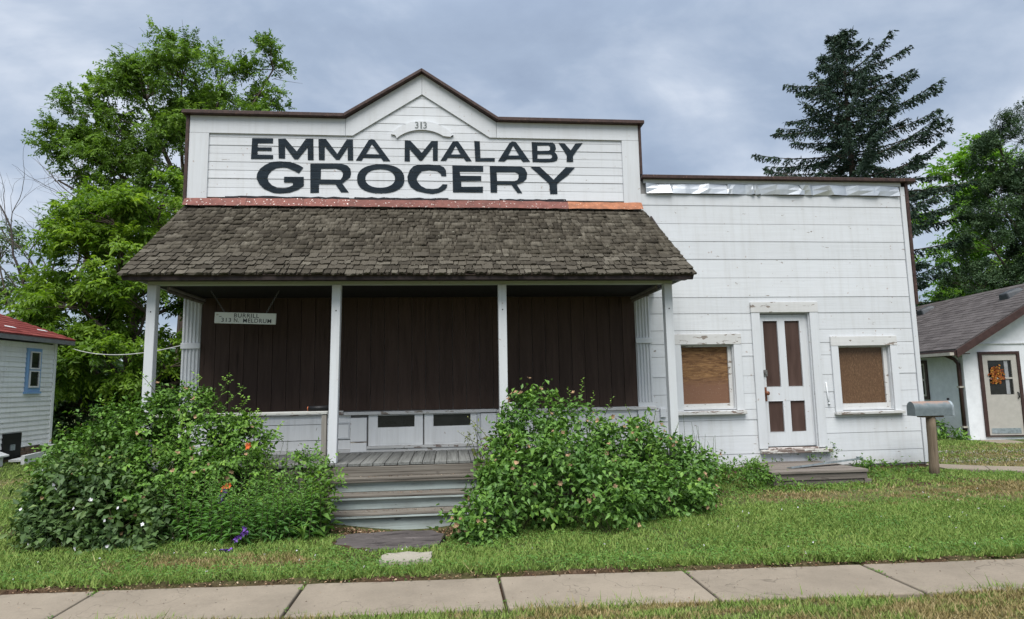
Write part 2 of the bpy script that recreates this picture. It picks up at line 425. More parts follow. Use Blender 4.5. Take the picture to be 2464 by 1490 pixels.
def m_conc(name, base, veins=False):
    t = NT(name)
    f = t.noise(t.pos(rand=6), 70, 4, .7); b = t.noise(t.pos(rand=6), 1.4, 5, .62); st = t.noise(t.pos(rand=9), 7, 5, .6)
    col = t.mix(t.ramp(b, [(.3, 0), (.72, 1)]), tuple(v*.80 for v in base), tuple(min(1, v*1.14) for v in base))
    col = t.mix(t.math('MULTIPLY', t.ramp(st, [(.60, 0), (.75, 1)]), .40), col, tuple(v*.62 for v in base))
    col = t.mix(t.math('MULTIPLY', t.ramp(f, [(.35, 1), (.6, 0)]), .30), col, tuple(v*.6 for v in base))
    if veins:                                              # split layers of slate
        vn = t.noise(t.pos((1.5, 7, 3), (0, 0, .25)), 1.6, 6, .65, .8)
        col = t.mix(t.ramp(vn, [(.40, 1), (.46, 0)]), col, tuple(v*.45 for v in base))
        col = t.mix(t.ramp(vn, [(.58, 0), (.70, .8)]), col, tuple(v*2.0 for v in base))
    rg = t.noise(t.pos(rand=8), 1.3, 4, .5, .3)           # hairline cracks
    col = t.mix(t.math('MULTIPLY', t.ramp(t.math('ABSOLUTE', t.math('SUBTRACT', rg, .43)), [(.0015, 1), (.004, 0)]), .65), col, tuple(v*.35 for v in base))
    ds = t.noise(t.pos(rand=15), 3.3, 6, .7)
    col = t.mix(t.math('MULTIPLY', t.ramp(ds, [(.53, 0), (.68, 1)]), .35), col, tuple(v*.62 for v in base))
    sp = t.noise(t.pos(rand=2), 26, 2, .5)
    col = t.mix(t.ramp(sp, [(.745, 0), (.765, 1)]), col, (.06, .05, .04))
    hv = t.new('ShaderNodeHueSaturation'); t.put(hv.inputs['Color'], col)
    t.put(hv.inputs['Value'], t.math('ADD', .95, t.math('MULTIPLY', t.rnd(), .1)))
    return t.bsdf(hv.outputs[0], .9, t.bump(t.math('ADD', t.math('MULTIPLY', f, .4), b), .005, .5), spec=.15)
CONC = m_conc('tan_sidewalk_concrete', (.268, .226, .174))
PALE = m_conc('pale_flagstone', (.32, .295, .24))
DARKSTONE = m_conc('dark_slate_slab', (.105, .092, .088), veins=True)

# ------------------------------------------------------------------ ground
def far_edge(x): return -4.11-.048*(x-.4)          # house side of the sidewalk
def near_edge(x): return -4.86-.048*(x-.4)         # street side
def ground_z(x, y):
    x = np.asarray(x, float); y = np.asarray(y, float)
    t = np.clip((y-far_edge(x))/3.6, 0, 1)
    z = .025+.12*t*t*(3-2*t)
    z = z+.018*np.sin(x*1.1+.7)*np.sin(y*.9+1.3)*np.clip((y+4.0)/1.0, 0, 1)
    d = np.where(y < near_edge(x), near_edge(x)-y, 0)
    z = z-.20*np.exp(-(((x+.45)/1.0)**2+((y+2.13)/.62)**2))
    z = np.where(y < far_edge(x)+.03, -.045, z)
    z = np.where(y < near_edge(x)-.03, -.002+.025*np.clip(d*3, 0, 1)-.02*np.clip((d-3)/4, 0, 1), z)
    return z
def wob(x, y, s):
    x = np.asarray(x, float); y = np.asarray(y, float)
    return (np.sin(x*1.7*s+1.3*y*s+.4)+np.sin(-x*.9*s+2.1*y*s+2.1)+np.sin(x*3.1*s+.6*y*s+4.2)+np.sin(x*.55*s-3.3*y*s+1.1))/4
DRY = [(6.2, -1.75, 2.0, .55, .50), (8.4, -1.95, 1.9, .85, .55), (4.2, -1.75, .9, .3, .7), (9.5, -2.4, 1.6, .5, .55), (-7.6, -.8, .9, .35, .8), (-8.3, .5, 1.2, .3, .7),
       (-8.6, 1.8, 1.6, .5, .8), (-7.0, -.2, 1.0, .5, .45), (-1.75, -3.45, .75, .22, .6), (-2.7, -3.3, .5, .2, .5), (10.5, 1.2, 2.0, .7, .7), (12, 2.6, 2, .5, .7), (9.4, .3, 1.5, .4, .8), (-6.6, -1.6, .6, .3, .7)]
def dryness(x, y):
    x = np.asarray(x, float); y = np.asarray(y, float)
    d = .10+.20*(wob(x, y, 1.3))
    for cx, cy, rx, ry, s in DRY:
        d = d+s*np.exp(-(((x-cx)/rx)**2+((y-cy)/ry)**2))
    d = d+np.where(y < near_edge(x), .52+.22*wob(x, y, 2.2)+.1*np.clip((x-2)/4, -1, 1), 0)
    d = d+.22*wob(x*1.3, y*2.4, 3.1)+.14*wob(x, y, 9.0)
    d = d+.30*(d > .25)*wob(x*.8, y*1.6, 6.0)
    return np.clip(d, 0, 1)
def m_ground():
    t = NT('lawn_soil')
    n = t.noise(t.pos(), 22, 6, .7); b = t.noise(t.pos(), 2.2, 4, .6)
    green = t.ramp(n, [(.30, (.030, .045, .013)), (.55, (.070, .105, .028)), (.75, (.13, .165, .055))])
    straw = t.ramp(n, [(.30, (.075, .060, .030)), (.55, (.150, .125, .062)), (.75, (.24, .20, .11))])
    soil = t.ramp(n, [(.30, (.028, .016, .010)), (.55, (.068, .040, .026)), (.75, (.14, .092, .062))])
    col = t.mix(t.attr('dry'), green, straw)
    col = t.mix(t.attr('soil'), col, soil)
    return t.bsdf(col, .95, t.bump(n, .02, .8), spec=.1)
def build_ground():
    def axis(lo, hi, step):
        core = np.arange(lo, hi+1e-6, step)
        ext = np.array([.5, 1.5, 3, 6, 12, 25, 50, 100, 200, 420])
        return np.concatenate([lo-ext[::-1], core, hi+ext])
    xs = axis(-13, 15, .11); ys = axis(-6.4, 8, .07)
    X, Y = np.meshgrid(xs, ys)
    Z = ground_z(X, Y)
    nx, ny = len(xs), len(ys)
    i = np.arange(nx*ny).reshape(ny, nx)
    F = np.stack([i[:-1, :-1], i[:-1, 1:], i[1:, 1:], i[1:, :-1]], -1).reshape(-1, 4)
    x, y = X.ravel(), Y.ravel()
    soil = np.exp(-((y-far_edge(x)-.03)/.12)**2)*(.8+.4*wob(x, y, 4))
    soil += np.where((y < far_edge(x)) & (y > near_edge(x)), 1, 0)
    soil += np.exp(-(((x+.65)/.9)**2+((y+2.75)/.55)**2))*1.2                     # trodden strip before the steps
    soil += np.exp(-(((x+3.6)/1.6)**2+((y+2.0)/.8)**2))+np.exp(-(((x-1.5)/1.8)**2+((y+2.1)/.9)**2))
    soil += np.where((y > -1.4) & (y < .3) & (x > -3.9) & (x < 7.6), 1, 0)
    o = np_mesh('ground', np.stack([x, y, Z.ravel()], 1), F, m_ground(), None, {'dry': dryness(x, y), 'soil': np.clip(soil, 0, 1)}, True)
    tag(o, kind='structure')
build_ground()

def build_sidewalk():
    sw = bpy.data.objects.new('sidewalk', None); C.objects.link(sw); tag(sw, kind='structure')
    js = [-12.4, -10.8, -9.25, -7.65, -6.05, -4.46, -2.86, -1.20, .40, 1.975, 3.535, 5.13, 6.72, 8.3, 9.9, 11.5, 13.1]
    for k in range(len(js)-1):
        a, b = js[k]+.011, js[k+1]-.011
        dz = random.uniform(-.006, .006)
        n = 14
        top = [(a+(b-a)*i/n, far_edge(a+(b-a)*i/n)+.016*wob(a+(b-a)*i/n, 3.0, 6)) for i in range(n+1)]
        bot = [(a+(b-a)*i/n, near_edge(a+(b-a)*i/n)+.010*wob(a+(b-a)*i/n, 8.0, 6)) for i in range(n+1)]
        mb = MB()
        vs = [(x, y, .012+dz) for x, y in bot]+[(x, y, .012+dz) for x, y in top]+[(x, y, -.09) for x, y in bot]+[(x, y, -.09) for x, y in top]
        m = n+1; fs = []
        for i in range(n):
            fs.append((i, i+1, m+i+1, m+i))
            fs.append((2*m+i, 2*m+i+1, i+1, i)); fs.append((m+i, m+i+1, 3*m+i+1, 3*m+i))
        fs.append((0, m, 3*m, 2*m)); fs.append((m-1, 3*m-1, 4*m-1, 2*m-1))
        o = mb.add(vs, fs).build('slab', CONC, sw)
        bevel(o, .012, 2)
build_sidewalk()

# ------------------------------------------------------------------ the grocery store
store = thing('grocery_store', 'white false-front grocery with a shingled porch, brown boarded front and low boarded-up annex', 'store', (1.8, 0, .15))
G = 0.0016
def board_row(x0, x1, z0, z1, openings, mat, yf=0.0, yb=.02, name='siding_board'):
    """one course of siding split round the openings"""
    segs = [(x0, x1)]
    for ox0, ox1, oz0, oz1 in openings:
        if z1 <= oz0+.005 or z0 >= oz1-.005: continue
        nxt = []
        for a, b in segs:
            if ox1 <= a or ox0 >= b: nxt.append((a, b)); continue
            if ox0-a > .03: nxt.append((a, ox0))
            if b-ox1 > .03: nxt.append((ox1, b))
        segs = nxt
    for a, b in segs:
        n = max(2, int((b-a)/.35)); dy = random.uniform(-.0025, .0025)
        top = []; bot = []
        for i in range(n+1):
            x = a+(b-a)*i/n
            top.append((x, z1-G-random.uniform(0, .0016))); bot.append((x, z0+G+random.uniform(0, .0016)))
        mb = MB(); m = n+1
        tl = random.uniform(.0005, .0028)                    # the lower edge stands a little proud
        vs = [(x, yf+dy-tl, z) for x, z in bot]+[(x, yf+dy+.002, z) for x, z in top]+[(x, yb, z) for x, z in bot]+[(x, yb, z) for x, z in top]
        fs = []
        for i in range(n):
            fs += [(i, i+1, m+i+1, m+i), (2*m+i, 2*m+i+1, i+1, i), (m+i, m+i+1, 3*m+i+1, 3*m+i)]
        fs += [(m, 3*m, 2*m, 0), (m-1, 3*m-1, 4*m-1, 2*m-1)]
        mb.add(vs, fs).build(name, mat, store)

CX = -.41                                                   # centre line of the gable
# --- core walls behind the boards
def core():
    mb = MB()
    mb.prism([(-3.89, .30), (3.07, .30), (3.07, 5.74), (.78, 5.74), (CX, 6.50), (-1.60, 5.74), (-3.89, 5.74)], .022, .12)
    mb.build('front_wall', BACK, store)
    ops = [(3.625, 4.49, 1.16, 2.18), (4.96, 5.80, .55, 2.68), (6.25, 7.145, 1.10, 2.13)]
    mb = MB()
    mb.prism([(3.075, .22), (7.64, .22), (7.64, 4.85), (3.075, 4.85)], .022, .10,
             [[(a, c), (b, c), (b, d), (a, d)] for a, b, c, d in ops])
    mb.build('annex_wall', BACK, store)
    side = m_paint('white_side_wall', axis='y', peel=.7)
    boxo('side_wall', side, store, -3.885, -3.79, .125, 11, .2, 4.3)
    boxo('side_wall', side, store, 7.50, 7.638, .105, 9, .2, 4.3)
    boxo('back_wall', side, store, -3.78, 7.49, 9, 9.1, .2, 4.2)
    boxo('flat_roof', m_plain('grey_roll_roofing', (.14, .14, .14), .9), store, -3.9, 7.66, .125, 9.1, 4.31, 4.36)
core()
# --- false front boards
zs_ = [4.50, 4.651, 4.796, 4.925, 5.056, 5.188, 5.317, 5.448, 5.585, 5.72, 5.86, 6.00, 6.14, 6.26]
for z0, z1 in zip(zs_[:-1], zs_[1:]):
    zt = z0
    if z0 < 5.45: a, b = -3.66, 2.85
    else:
        w = 1.068*(1-(zt-5.52)/.69)+.12
        a, b = CX-w, CX+w
    board_row(a, b, z0, z1, [], W_CLEAN)
# --- false front trim
def trimp(poly, name='trim_board', mat=W_TRIM, y0=-.028, y1=-.004): return bevel(MB().prism(poly, y0, y1).build(name, mat, store), .003)
trimp([(-3.905, 5.50), (-1.592, 5.50), (-1.592, 5.77), (-3.905, 5.77)])
trimp([(-1.588, 5.50), (-1.478, 5.50), (CX, 6.205), (CX, 6.545), (-1.588, 5.77)])
trimp([(CX+.003, 6.205), (.658, 5.515), (.768, 5.515), (.768, 5.77), (CX+.003, 6.545)])
trimp([(.772, 5.515), (3.085, 5.515), (3.085, 5.77), (.772, 5.77)])
trimp([(-3.905, 4.46), (-3.62, 4.46), (-3.62, 5.497), (-3.905, 5.497)], mat=W_TRIMZ)
trimp([(2.805, 4.46), (3.085, 4.46), (3.085, 5.511), (2.805, 5.511)], mat=W_TRIMZ)
# --- arched number board
def arch():
    pts = []
    cx, cz, R1, R0 = -.405, 5.22, .535, .395
    a0 = math.atan2(.35, -.49); 
    top = [(cx+math.cos(a)*.60, 5.215+math.sin(a)*.545) for a in np.linspace(RAD(144), RAD(36), 18)]
    low = [(cx+math.cos(a)*.52, 5.20+math.sin(a)*.42) for a in np.linspace(RAD(44), RAD(139), 16)]
    endr = [(.075, 5.545), (.035, 5.512)]
    endl = [(-.80, 5.475), (-.825, 5.525)]
    poly = top+[(.085, 5.562)]+endr+low[1:]+endl
    bevel(MB().prism(poly, -.03, -.004).build('arched_board', W_TRIM, store), .003)
    grey = m_plain('grey_metal_numeral', (.16, .18, .18), .5)
    for x, ch, w in ((-.517, '3', .055), (-.432, '1', .024), (-.388, '3', .055)):
        text_part('numeral', ch, grey, store, Matrix.Translation((x, -.036, 5.640)), 1, width=w, height=.104)
arch()
# --- painted sign lettering
LETTERS = [[[(-2.991,5.436),(-2.68,5.438),(-2.68,5.358),(-2.904,5.353),(-2.906,5.29),(-2.697,5.292),(-2.696,5.239),(-2.905,5.24),(-2.905,5.174),(-2.673,5.172),(-2.673,5.11),(-3.0,5.105)]],[[(-2.603,5.433),(-2.495,5.437),(-2.322,5.237),(-2.189,5.441),(-2.077,5.444),(-2.067,5.103),(-2.154,5.104),(-2.16,5.309),(-2.302,5.11),(-2.355,5.112),(-2.5,5.316),(-2.493,5.12),(-2.589,5.123)]],[[(-2.0,5.441),(-1.885,5.443),(-1.711,5.208),(-1.567,5.448),(-1.476,5.447),(-1.467,5.107),(-1.55,5.108),(-1.555,5.317),(-1.675,5.117),(-1.727,5.114),(-1.903,5.328),(-1.899,5.106),(-1.987,5.107)]],[[(-1.428,5.108),(-1.233,5.443),(-1.198,5.458),(-1.148,5.452),(-0.898,5.105),(-1.008,5.104),(-1.041,5.154),(-1.314,5.153),(-1.337,5.105)],[(-1.185,5.375),(-1.063,5.211),(-1.275,5.214)]],[[(-0.677,5.453),(-0.595,5.45),(-0.413,5.251),(-0.259,5.448),(-0.161,5.452),(-0.164,5.125),(-0.24,5.126),(-0.239,5.355),(-0.409,5.123),(-0.446,5.123),(-0.601,5.312),(-0.597,5.108),(-0.68,5.109)]],[[(-0.122,5.126),(0.079,5.452),(0.156,5.454),(0.371,5.128),(0.279,5.126),(0.243,5.177),(-0.006,5.177),(-0.035,5.128)],[(0.119,5.373),(0.199,5.235),(0.04,5.232)]],[[(0.413,5.462),(0.501,5.457),(0.509,5.179),(0.738,5.184),(0.733,5.13),(0.427,5.126)]],[[(0.787,5.135),(0.975,5.44),(1.021,5.467),(1.08,5.457),(1.301,5.137),(1.186,5.13),(1.153,5.177),(0.933,5.171),(0.889,5.132)],[(1.033,5.394),(1.131,5.235),(0.95,5.23)]],[[(1.333,5.462),(1.678,5.46),(1.712,5.427),(1.726,5.356),(1.701,5.305),(1.737,5.261),(1.752,5.214),(1.735,5.166),(1.681,5.141),(1.553,5.13),(1.34,5.133)],[(1.424,5.405),(1.607,5.411),(1.629,5.39),(1.628,5.335),(1.602,5.323),(1.424,5.317)],[(1.423,5.265),(1.638,5.269),(1.66,5.248),(1.655,5.21),(1.629,5.193),(1.421,5.189)]],[[(1.77,5.455),(1.863,5.454),(1.965,5.337),(2.048,5.455),(2.165,5.463),(1.999,5.247),(2.001,5.145),(1.892,5.145),(1.899,5.255)]],[[(-2.218,4.98),(-2.282,4.888),(-2.355,4.928),(-2.462,4.974),(-2.537,4.977),(-2.621,4.964),(-2.694,4.918),(-2.734,4.861),(-2.746,4.805),(-2.729,4.749),(-2.677,4.693),(-2.603,4.661),(-2.497,4.658),(-2.424,4.67),(-2.367,4.7),(-2.366,4.736),(-2.394,4.744),(-2.502,4.743),(-2.502,4.831),(-2.209,4.833),(-2.206,4.695),(-2.285,4.631),(-2.411,4.58),(-2.558,4.565),(-2.653,4.573),(-2.791,4.634),(-2.867,4.713),(-2.909,4.802),(-2.903,4.87),(-2.863,4.949),(-2.791,5.011),(-2.698,5.062),(-2.571,5.074),(-2.412,5.067),(-2.294,5.024)]],[[(-2.115,5.045),(-1.64,5.049),(-1.56,5.027),(-1.509,4.973),(-1.498,4.903),(-1.512,4.834),(-1.582,4.781),(-1.631,4.739),(-1.529,4.596),(-1.645,4.596),(-1.732,4.724),(-1.979,4.723),(-1.978,4.586),(-2.106,4.58)],[(-1.953,4.966),(-1.725,4.972),(-1.649,4.944),(-1.619,4.901),(-1.626,4.844),(-1.658,4.793),(-1.954,4.789)]],[[(-0.682,4.824),(-0.687,4.773),(-0.701,4.731),(-0.725,4.695),(-0.757,4.664),(-0.798,4.637),(-0.846,4.616),(-0.902,4.6),(-0.965,4.59),(-1.044,4.586),(-1.123,4.588),(-1.186,4.596),(-1.241,4.611),(-1.289,4.631),(-1.33,4.656),(-1.362,4.687),(-1.386,4.722),(-1.401,4.762),(-1.406,4.813),(-1.402,4.864),(-1.388,4.905),(-1.365,4.941),(-1.333,4.973),(-1.293,5.0),(-1.245,5.021),(-1.189,5.037),(-1.126,5.048),(-1.047,5.052),(-0.968,5.05),(-0.904,5.042),(-0.848,5.028),(-0.799,5.008),(-0.758,4.982),(-0.725,4.951),(-0.702,4.916),(-0.687,4.875)],[(-0.827,4.828),(-0.83,4.798),(-0.839,4.772),(-0.855,4.749),(-0.876,4.728),(-0.902,4.711),(-0.933,4.696),(-0.968,4.686),(-1.007,4.679),(-1.053,4.677),(-1.099,4.678),(-1.138,4.684),(-1.174,4.693),(-1.205,4.707),(-1.231,4.723),(-1.252,4.743),(-1.267,4.766),(-1.277,4.792),(-1.28,4.822),(-1.277,4.852),(-1.268,4.878),(-1.253,4.901),(-1.233,4.922),(-1.206,4.939),(-1.176,4.954),(-1.141,4.964),(-1.101,4.971),(-1.055,4.974),(-1.009,4.973),(-0.969,4.967),(-0.934,4.958),(-0.903,4.944),(-0.876,4.927),(-0.855,4.907),(-0.84,4.884),(-0.83,4.859)]],[[(-0.03,4.877),(-0.105,4.878),(-0.125,4.922),(-0.181,4.958),(-0.303,4.97),(-0.413,4.95),(-0.469,4.884),(-0.493,4.826),(-0.475,4.774),(-0.425,4.713),(-0.348,4.672),(-0.237,4.667),(-0.16,4.677),(-0.115,4.714),(-0.09,4.745),(-0.015,4.743),(-0.026,4.695),(-0.071,4.646),(-0.149,4.606),(-0.248,4.586),(-0.37,4.603),(-0.502,4.636),(-0.588,4.699),(-0.627,4.779),(-0.636,4.859),(-0.601,4.963),(-0.546,5.028),(-0.469,5.057),(-0.302,5.063),(-0.136,5.052),(-0.069,5.022),(-0.036,4.972)]],[[(0.063,5.055),(0.551,5.056),(0.549,4.96),(0.178,4.955),(0.189,4.887),(0.517,4.888),(0.516,4.809),(0.2,4.802),(0.203,4.707),(0.544,4.714),(0.54,4.619),(0.071,4.618)]],[[(0.654,5.056),(1.139,5.059),(1.213,5.023),(1.251,4.946),(1.237,4.852),(1.179,4.793),(1.076,4.761),(1.164,4.617),(1.089,4.619),(0.996,4.753),(0.752,4.752),(0.767,4.738),(0.765,4.622),(0.662,4.623)],[(0.762,4.954),(1.057,4.959),(1.109,4.932),(1.112,4.873),(1.089,4.829),(1.043,4.812),(0.768,4.81)]],[[(1.301,5.055),(1.459,5.05),(1.673,4.844),(1.875,5.052),(2.028,5.055),(1.906,4.921),(1.726,4.777),(1.729,4.61),(1.612,4.609),(1.602,4.773),(1.501,4.867)]]]
def band(poly, z0, z1):
    """the part of a convex polygon between two heights"""
    for lim, s in ((z0, 1), (z1, -1)):
        out = []
        for i in range(len(poly)):
            a, b = poly[i-1], poly[i]
            da, db = s*(a[1]-lim), s*(b[1]-lim)
            if (da < 0) != (db < 0):
                t = da/(da-db); out.append((a[0]+(b[0]-a[0])*t, lim))
            if db >= 0: out.append(b)
        poly = out
        if len(poly) < 3: return None
    return poly
for L in LETTERS:                                           # the paint lies on the boards and breaks at every joint
    flat = [p for l in L for p in l]
    mb = MB()
    for tri in tessellate_polygon([[Vector((x, z, 0)) for x, z in l] for l in L]):
        p = [flat[i] for i in tri]
        if (p[1][0]-p[0][0])*(p[2][1]-p[0][1])-(p[1][1]-p[0][1])*(p[2][0]-p[0][0]) < 0: p.reverse()
        for z0, z1 in zip(zs_[:-1], zs_[1:]):
            q = band(p, z0+.0028, z1-.0028)
            if q:
                n = len(q)
                mb.add([(x, -.0078, z) for x, z in q]+[(x, -.0048, z) for x, z in q], [tuple(range(n))]+[(i, i+n, (i+1) % n+n, (i+1) % n) for i in range(n)])
    mb.build('painted_letter', LETTER, store)
# --- dark brown roof cap
def cap():
    th = .058
    pts = [(-4.00, 5.772), (-1.61, 5.772), (CX, 6.545), (.79, 5.772), (3.17, 5.772)]
    for (a, b) in zip(pts[:-1], pts[1:]):
        bevel(MB().prism([a, b, (b[0], b[1]+th), (a[0], a[1]+th)], -.115, .20).build('roof_cap', BROWN_TRIM, store), .006)
    boxo('edge_trim', BROWN_TRIM, store, 3.088, 3.128, -.045, .12, 4.945, 5.768, bv=.004)
    boxo('edge_trim', BROWN_TRIM, store, -3.955, -3.908, -.045, .12, 4.37, 5.768, bv=.004)
    bevel(MB().prism([(3.10, 4.868), (7.82, 4.868), (7.82, 4.925), (3.10, 4.925)], -.10, .2).build('roof_cap', BROWN_TRIM, store), .006)
    boxo('edge_trim', BROWN_TRIM, store, 7.664, 7.715, -.04, .12, 2.80, 4.866, bv=.004)
    boxo('trim_board', W_TRIM, store, 3.14, 7.60, -.022, -.004, 4.805, 4.866)
cap()
# --- flashing at the top of the porch roof
def flashing():
    cuts = [-3.93, -3.03, -2.19, -1.50, -.21, .80, 1.88, 3.09]
    for k in range(len(cuts)-1):
        a, b = cuts[k]+.002, cuts[k+1]-.002
        n = 10; top = []; bot = []
        for i in range(n+1):
            x = a+(b-a)*i/n
            top.append((x, -.034, 4.478+random.uniform(-.006, .006)+.004*math.sin(x*2))); bot.append((x, -.125, 4.338+random.uniform(-.004, .006)))
        vs = top+bot+[(x, -.014, z) for x, y, z in top]; m = n+1
        fs = [(i+m, i+m+1, i+1, i) for i in range(n)]+[(i, i+1, i+1+2*m, i+2*m) for i in range(n)]
        o = MB().add(vs, fs).build('flashing', RUST2 if k == 6 else RUST, store)
        if k == 6: tag(o, 'orange copper coloured flashing strip')
    for a, b in ((-3.35, -1.52), (-1.44, .0), (.8, 1.86)):
        n = 16
        top = [(a+(b-a)*i/n, 4.512+random.uniform(-.010, .008)) for i in range(n+1)]
        MB().prism([(a, 4.462)]+[(b, 4.462)]+top[::-1], -.032, -.012).build('tar_strip', TAR, store)
flashing()
# --- annex siding
annex_open = [(3.625, 4.49, 1.16, 2.18), (4.96, 5.80, .55, 2.67), (6.25, 7.145, 1.10, 2.13)]
az = [.25, .465, .745, .99, 1.15, 1.40, 1.675, 1.99, 2.19, 2.405, 2.675, 2.935, 3.25, 3.556, 3.85, 4.14, 4.445, 4.632]
for z0, z1 in zip(az[:-1], az[1:]):
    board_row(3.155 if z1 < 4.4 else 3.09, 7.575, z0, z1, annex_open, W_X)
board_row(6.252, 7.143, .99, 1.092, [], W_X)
boxo('corner_board', W_TRIMZ, store, 7.582, 7.660, -.022, .10, .25, 4.80, bv=.003)
def strip():
    """one long thin sheet with sharp vertical creases"""
    r = np.random.default_rng(5)
    xs = [3.17]
    while xs[-1] < 7.42: xs.append(xs[-1]+r.choice([.03, .05, .09, .15, .21, .27]))
    xs[-1] = 7.56
    mb = MB(); n = len(xs); sk = r.normal(size=n)*.020; sk[0] = sk[-1] = 0
    yt = -.030+np.clip(r.normal(size=n)*.020, -.03, .021); yb = -.030+np.clip(r.normal(size=n)*.020, -.03, .021)
    V = []; F = []
    for i in range(n):
        for j in range(3):
            v = j/2
            V.append((xs[i]+sk[i]*(v-.5)*2, yb[i]*(1-v)+yt[i]*v-.006*(j == 1)*r.random(), 4.636+.164*v+(r.uniform(-.004, .003) if j == 0 else 0)))
    for i in range(n-1):
        for j in range(2): F.append((i*3+j, (i+1)*3+j, (i+1)*3+j+1, i*3+j+1))
    mb.add(V, F).build('metal_flashing_strip', METAL, store)
strip()
boxo('foundation_board', FOUND, store, 3.16, 5.4, .030, .07, .05, .215, j=.004)
boxo('foundation_board', FOUND, store, 5.404, 7.62, .030, .07, .05, .215, j=.004)
# --- annex windows
def window(x0, x1, z0, z1, cx0, cx1, cz1, sz0, gx0, gx1, gz0, gz1, ply, lab):
    w = MB().prism([(x0, z0), (x1, z0), (x1, z1), (x0, z1)], .004, .085, [[(x0+.012, z0+.012), (x1-.012, z0+.012), (x1-.012, z1-.012), (x0+.012, z1-.012)]]).build('window', W_TRIMZ, store)
    tag(w, lab)
    bevel(MB().box(cx0, x0, -.03, -.005, z0-.02, z1).build('casing', W_TRIMZ, w), .003)
    bevel(MB().box(x1, cx1, -.03, -.005, z0-.02, z1).build('casing', W_TRIMZ, w), .003)
    bevel(MB().box(cx0-.004, cx1+.004, -.034, -.005, z1+.002, cz1, j=.002).build('casing', W_OLD, w), .003)
    bevel(MB().box(cx0-.015, cx1+.015, -.075, -.001, sz0, z0-.022, j=.002).build('sill', W_SILL, w), .004)
    bevel(MB().prism([(x0+.013, z0+.013), (x1-.013, z0+.013), (x1-.013, z1-.013), (x0+.013, z1-.013)], .050, .078,
          [[(gx0, gz0), (gx1, gz0), (gx1, gz1), (gx0, gz1)]]).build('sash', W_OLD, w), .003)
    boxo('plywood_panel', ply, w, gx0-.03, gx1+.03, .0795, .092, gz0-.03, gz1+.03)
window(3.625, 4.49, 1.16, 2.18, 3.50, 4.615, 2.345, 1.085, 3.66, 4.42, 1.25, 2.145, PLY1, 'window filled with streaked orange plywood')
window(6.25, 7.145, 1.10, 2.13, 6.13, 7.265, 2.285, 1.036, 6.30, 7.065, 1.205, 2.105, PLY2, 'window filled with brown chipboard')
# --- annex door
def door():
    d = MB().prism([(4.96, .55), (5.80, .55), (5.80, 2.68), (4.96, 2.68)], .004, .10, [[(4.972, .55), (5.788, .55), (5.788, 2.668), (4.972, 2.668)]]).build('door_frame', W_TRIMZ, store)
    bevel(MB().box(4.815, 4.958, -.03, -.005, .535, 2.68).build('casing', W_TRIMZ, d), .003)
    bevel(MB().box(5.802, 5.945, -.03, -.005, .535, 2.68).build('casing', W_TRIMZ, d), .003)
    bevel(MB().box(4.81, 5.95, -.036, -.005, 2.682, 2.85, j=.002).build('casing', W_OLD, d), .003)
    bevel(MB().box(4.83, 6.0, -.085, .0, .462, .515, j=.004).build('sill', m_paint('peeled_brown_sill', (.60, .58, .54), peel=.49, wood=(.14, .085, .065), dirt=.3), d), .004)
    bevel(MB().box(4.96, 5.80, -.02, .06, .517, .548, j=.003).build('threshold', m_paint('peeled_threshold', (.55, .5, .47), peel=.48, wood=(.13, .07, .055)), d), .003)
    holes = [[(a, c), (b, c), (b, e), (a, e)] for a, b, c, e in ((5.035, 5.278, 1.50, 2.552), (5.402, 5.652, 1.50, 2.552), (5.045, 5.29, .785, 1.268), (5.41, 5.655, .785, 1.268))]
    leaf = bevel(MB().prism([(4.975, .556), (5.765, .556), (5.765, 2.655), (4.975, 2.655)], .045, .078, holes).build('door', W_TRIMZ, store), .004)
    for h in holes:
        boxo('door_panel', BROWN_PANEL, leaf, h[0][0]-.015, h[1][0]+.015, .068, .0765, h[0][1]-.015, h[2][1]+.015)
    boxo('door_stop', W_TRIMZ, store, 5.768, 5.787, .052, .098, .56, 2.66)
    mb = MB().box(4.985, 5.028, .038, .044, 1.27, 1.49); mb.build('lock_plate', RUSTKNOB, leaf)
    MB().tube([(5.012, .040, 1.395), (5.012, .005, 1.395)], .012).tube([(5.012, .010, 1.395), (5.012, -.004, 1.395), (5.012, -.026, 1.395), (5.012, -.040, 1.395)], [.018, .034, .034, .014], 12).build('knob', RUSTKNOB, leaf)
    MB().box(4.978, 5.055, .030, .044, 1.665, 1.765).tube([(5.017, .03, 1.715), (5.017, .010, 1.715)], .022, 12).build('deadbolt', STEELBOLT, leaf)
    MB().tube([(6.005, -.010, 1.55), (6.02, -.012, 1.30), (6.028, -.012, 1.22)], .012, 6).tube([(6.028, -.012, 1.22), (6.028, -.03, 1.20)], .016, 6).build('conduit', W_TRIMZ, store)
door()
boxo('outlet_box', W_TRIM, store, 3.245, 3.335, -.035, -.004, 1.06, 1.20, bv=.004)
# eave at the back right corner of the annex
boxo('eave', W_TRIM, store, 7.722, 8.02, .55, 3.5, 2.68, 2.83, bv=.004)
boxo('eave_roofing', BROWN_TRIM, store, 7.722, 8.06, .52, 3.5, 2.833, 2.87)
# --- brown boarded shop front
x = -3.628; wd = .2042
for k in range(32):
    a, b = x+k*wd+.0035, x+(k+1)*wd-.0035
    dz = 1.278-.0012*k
    MB().box(a, b, -.004+random.uniform(-.002, .002), .018, dz, 2.955).build('wall_panel_board', BROWN, store)
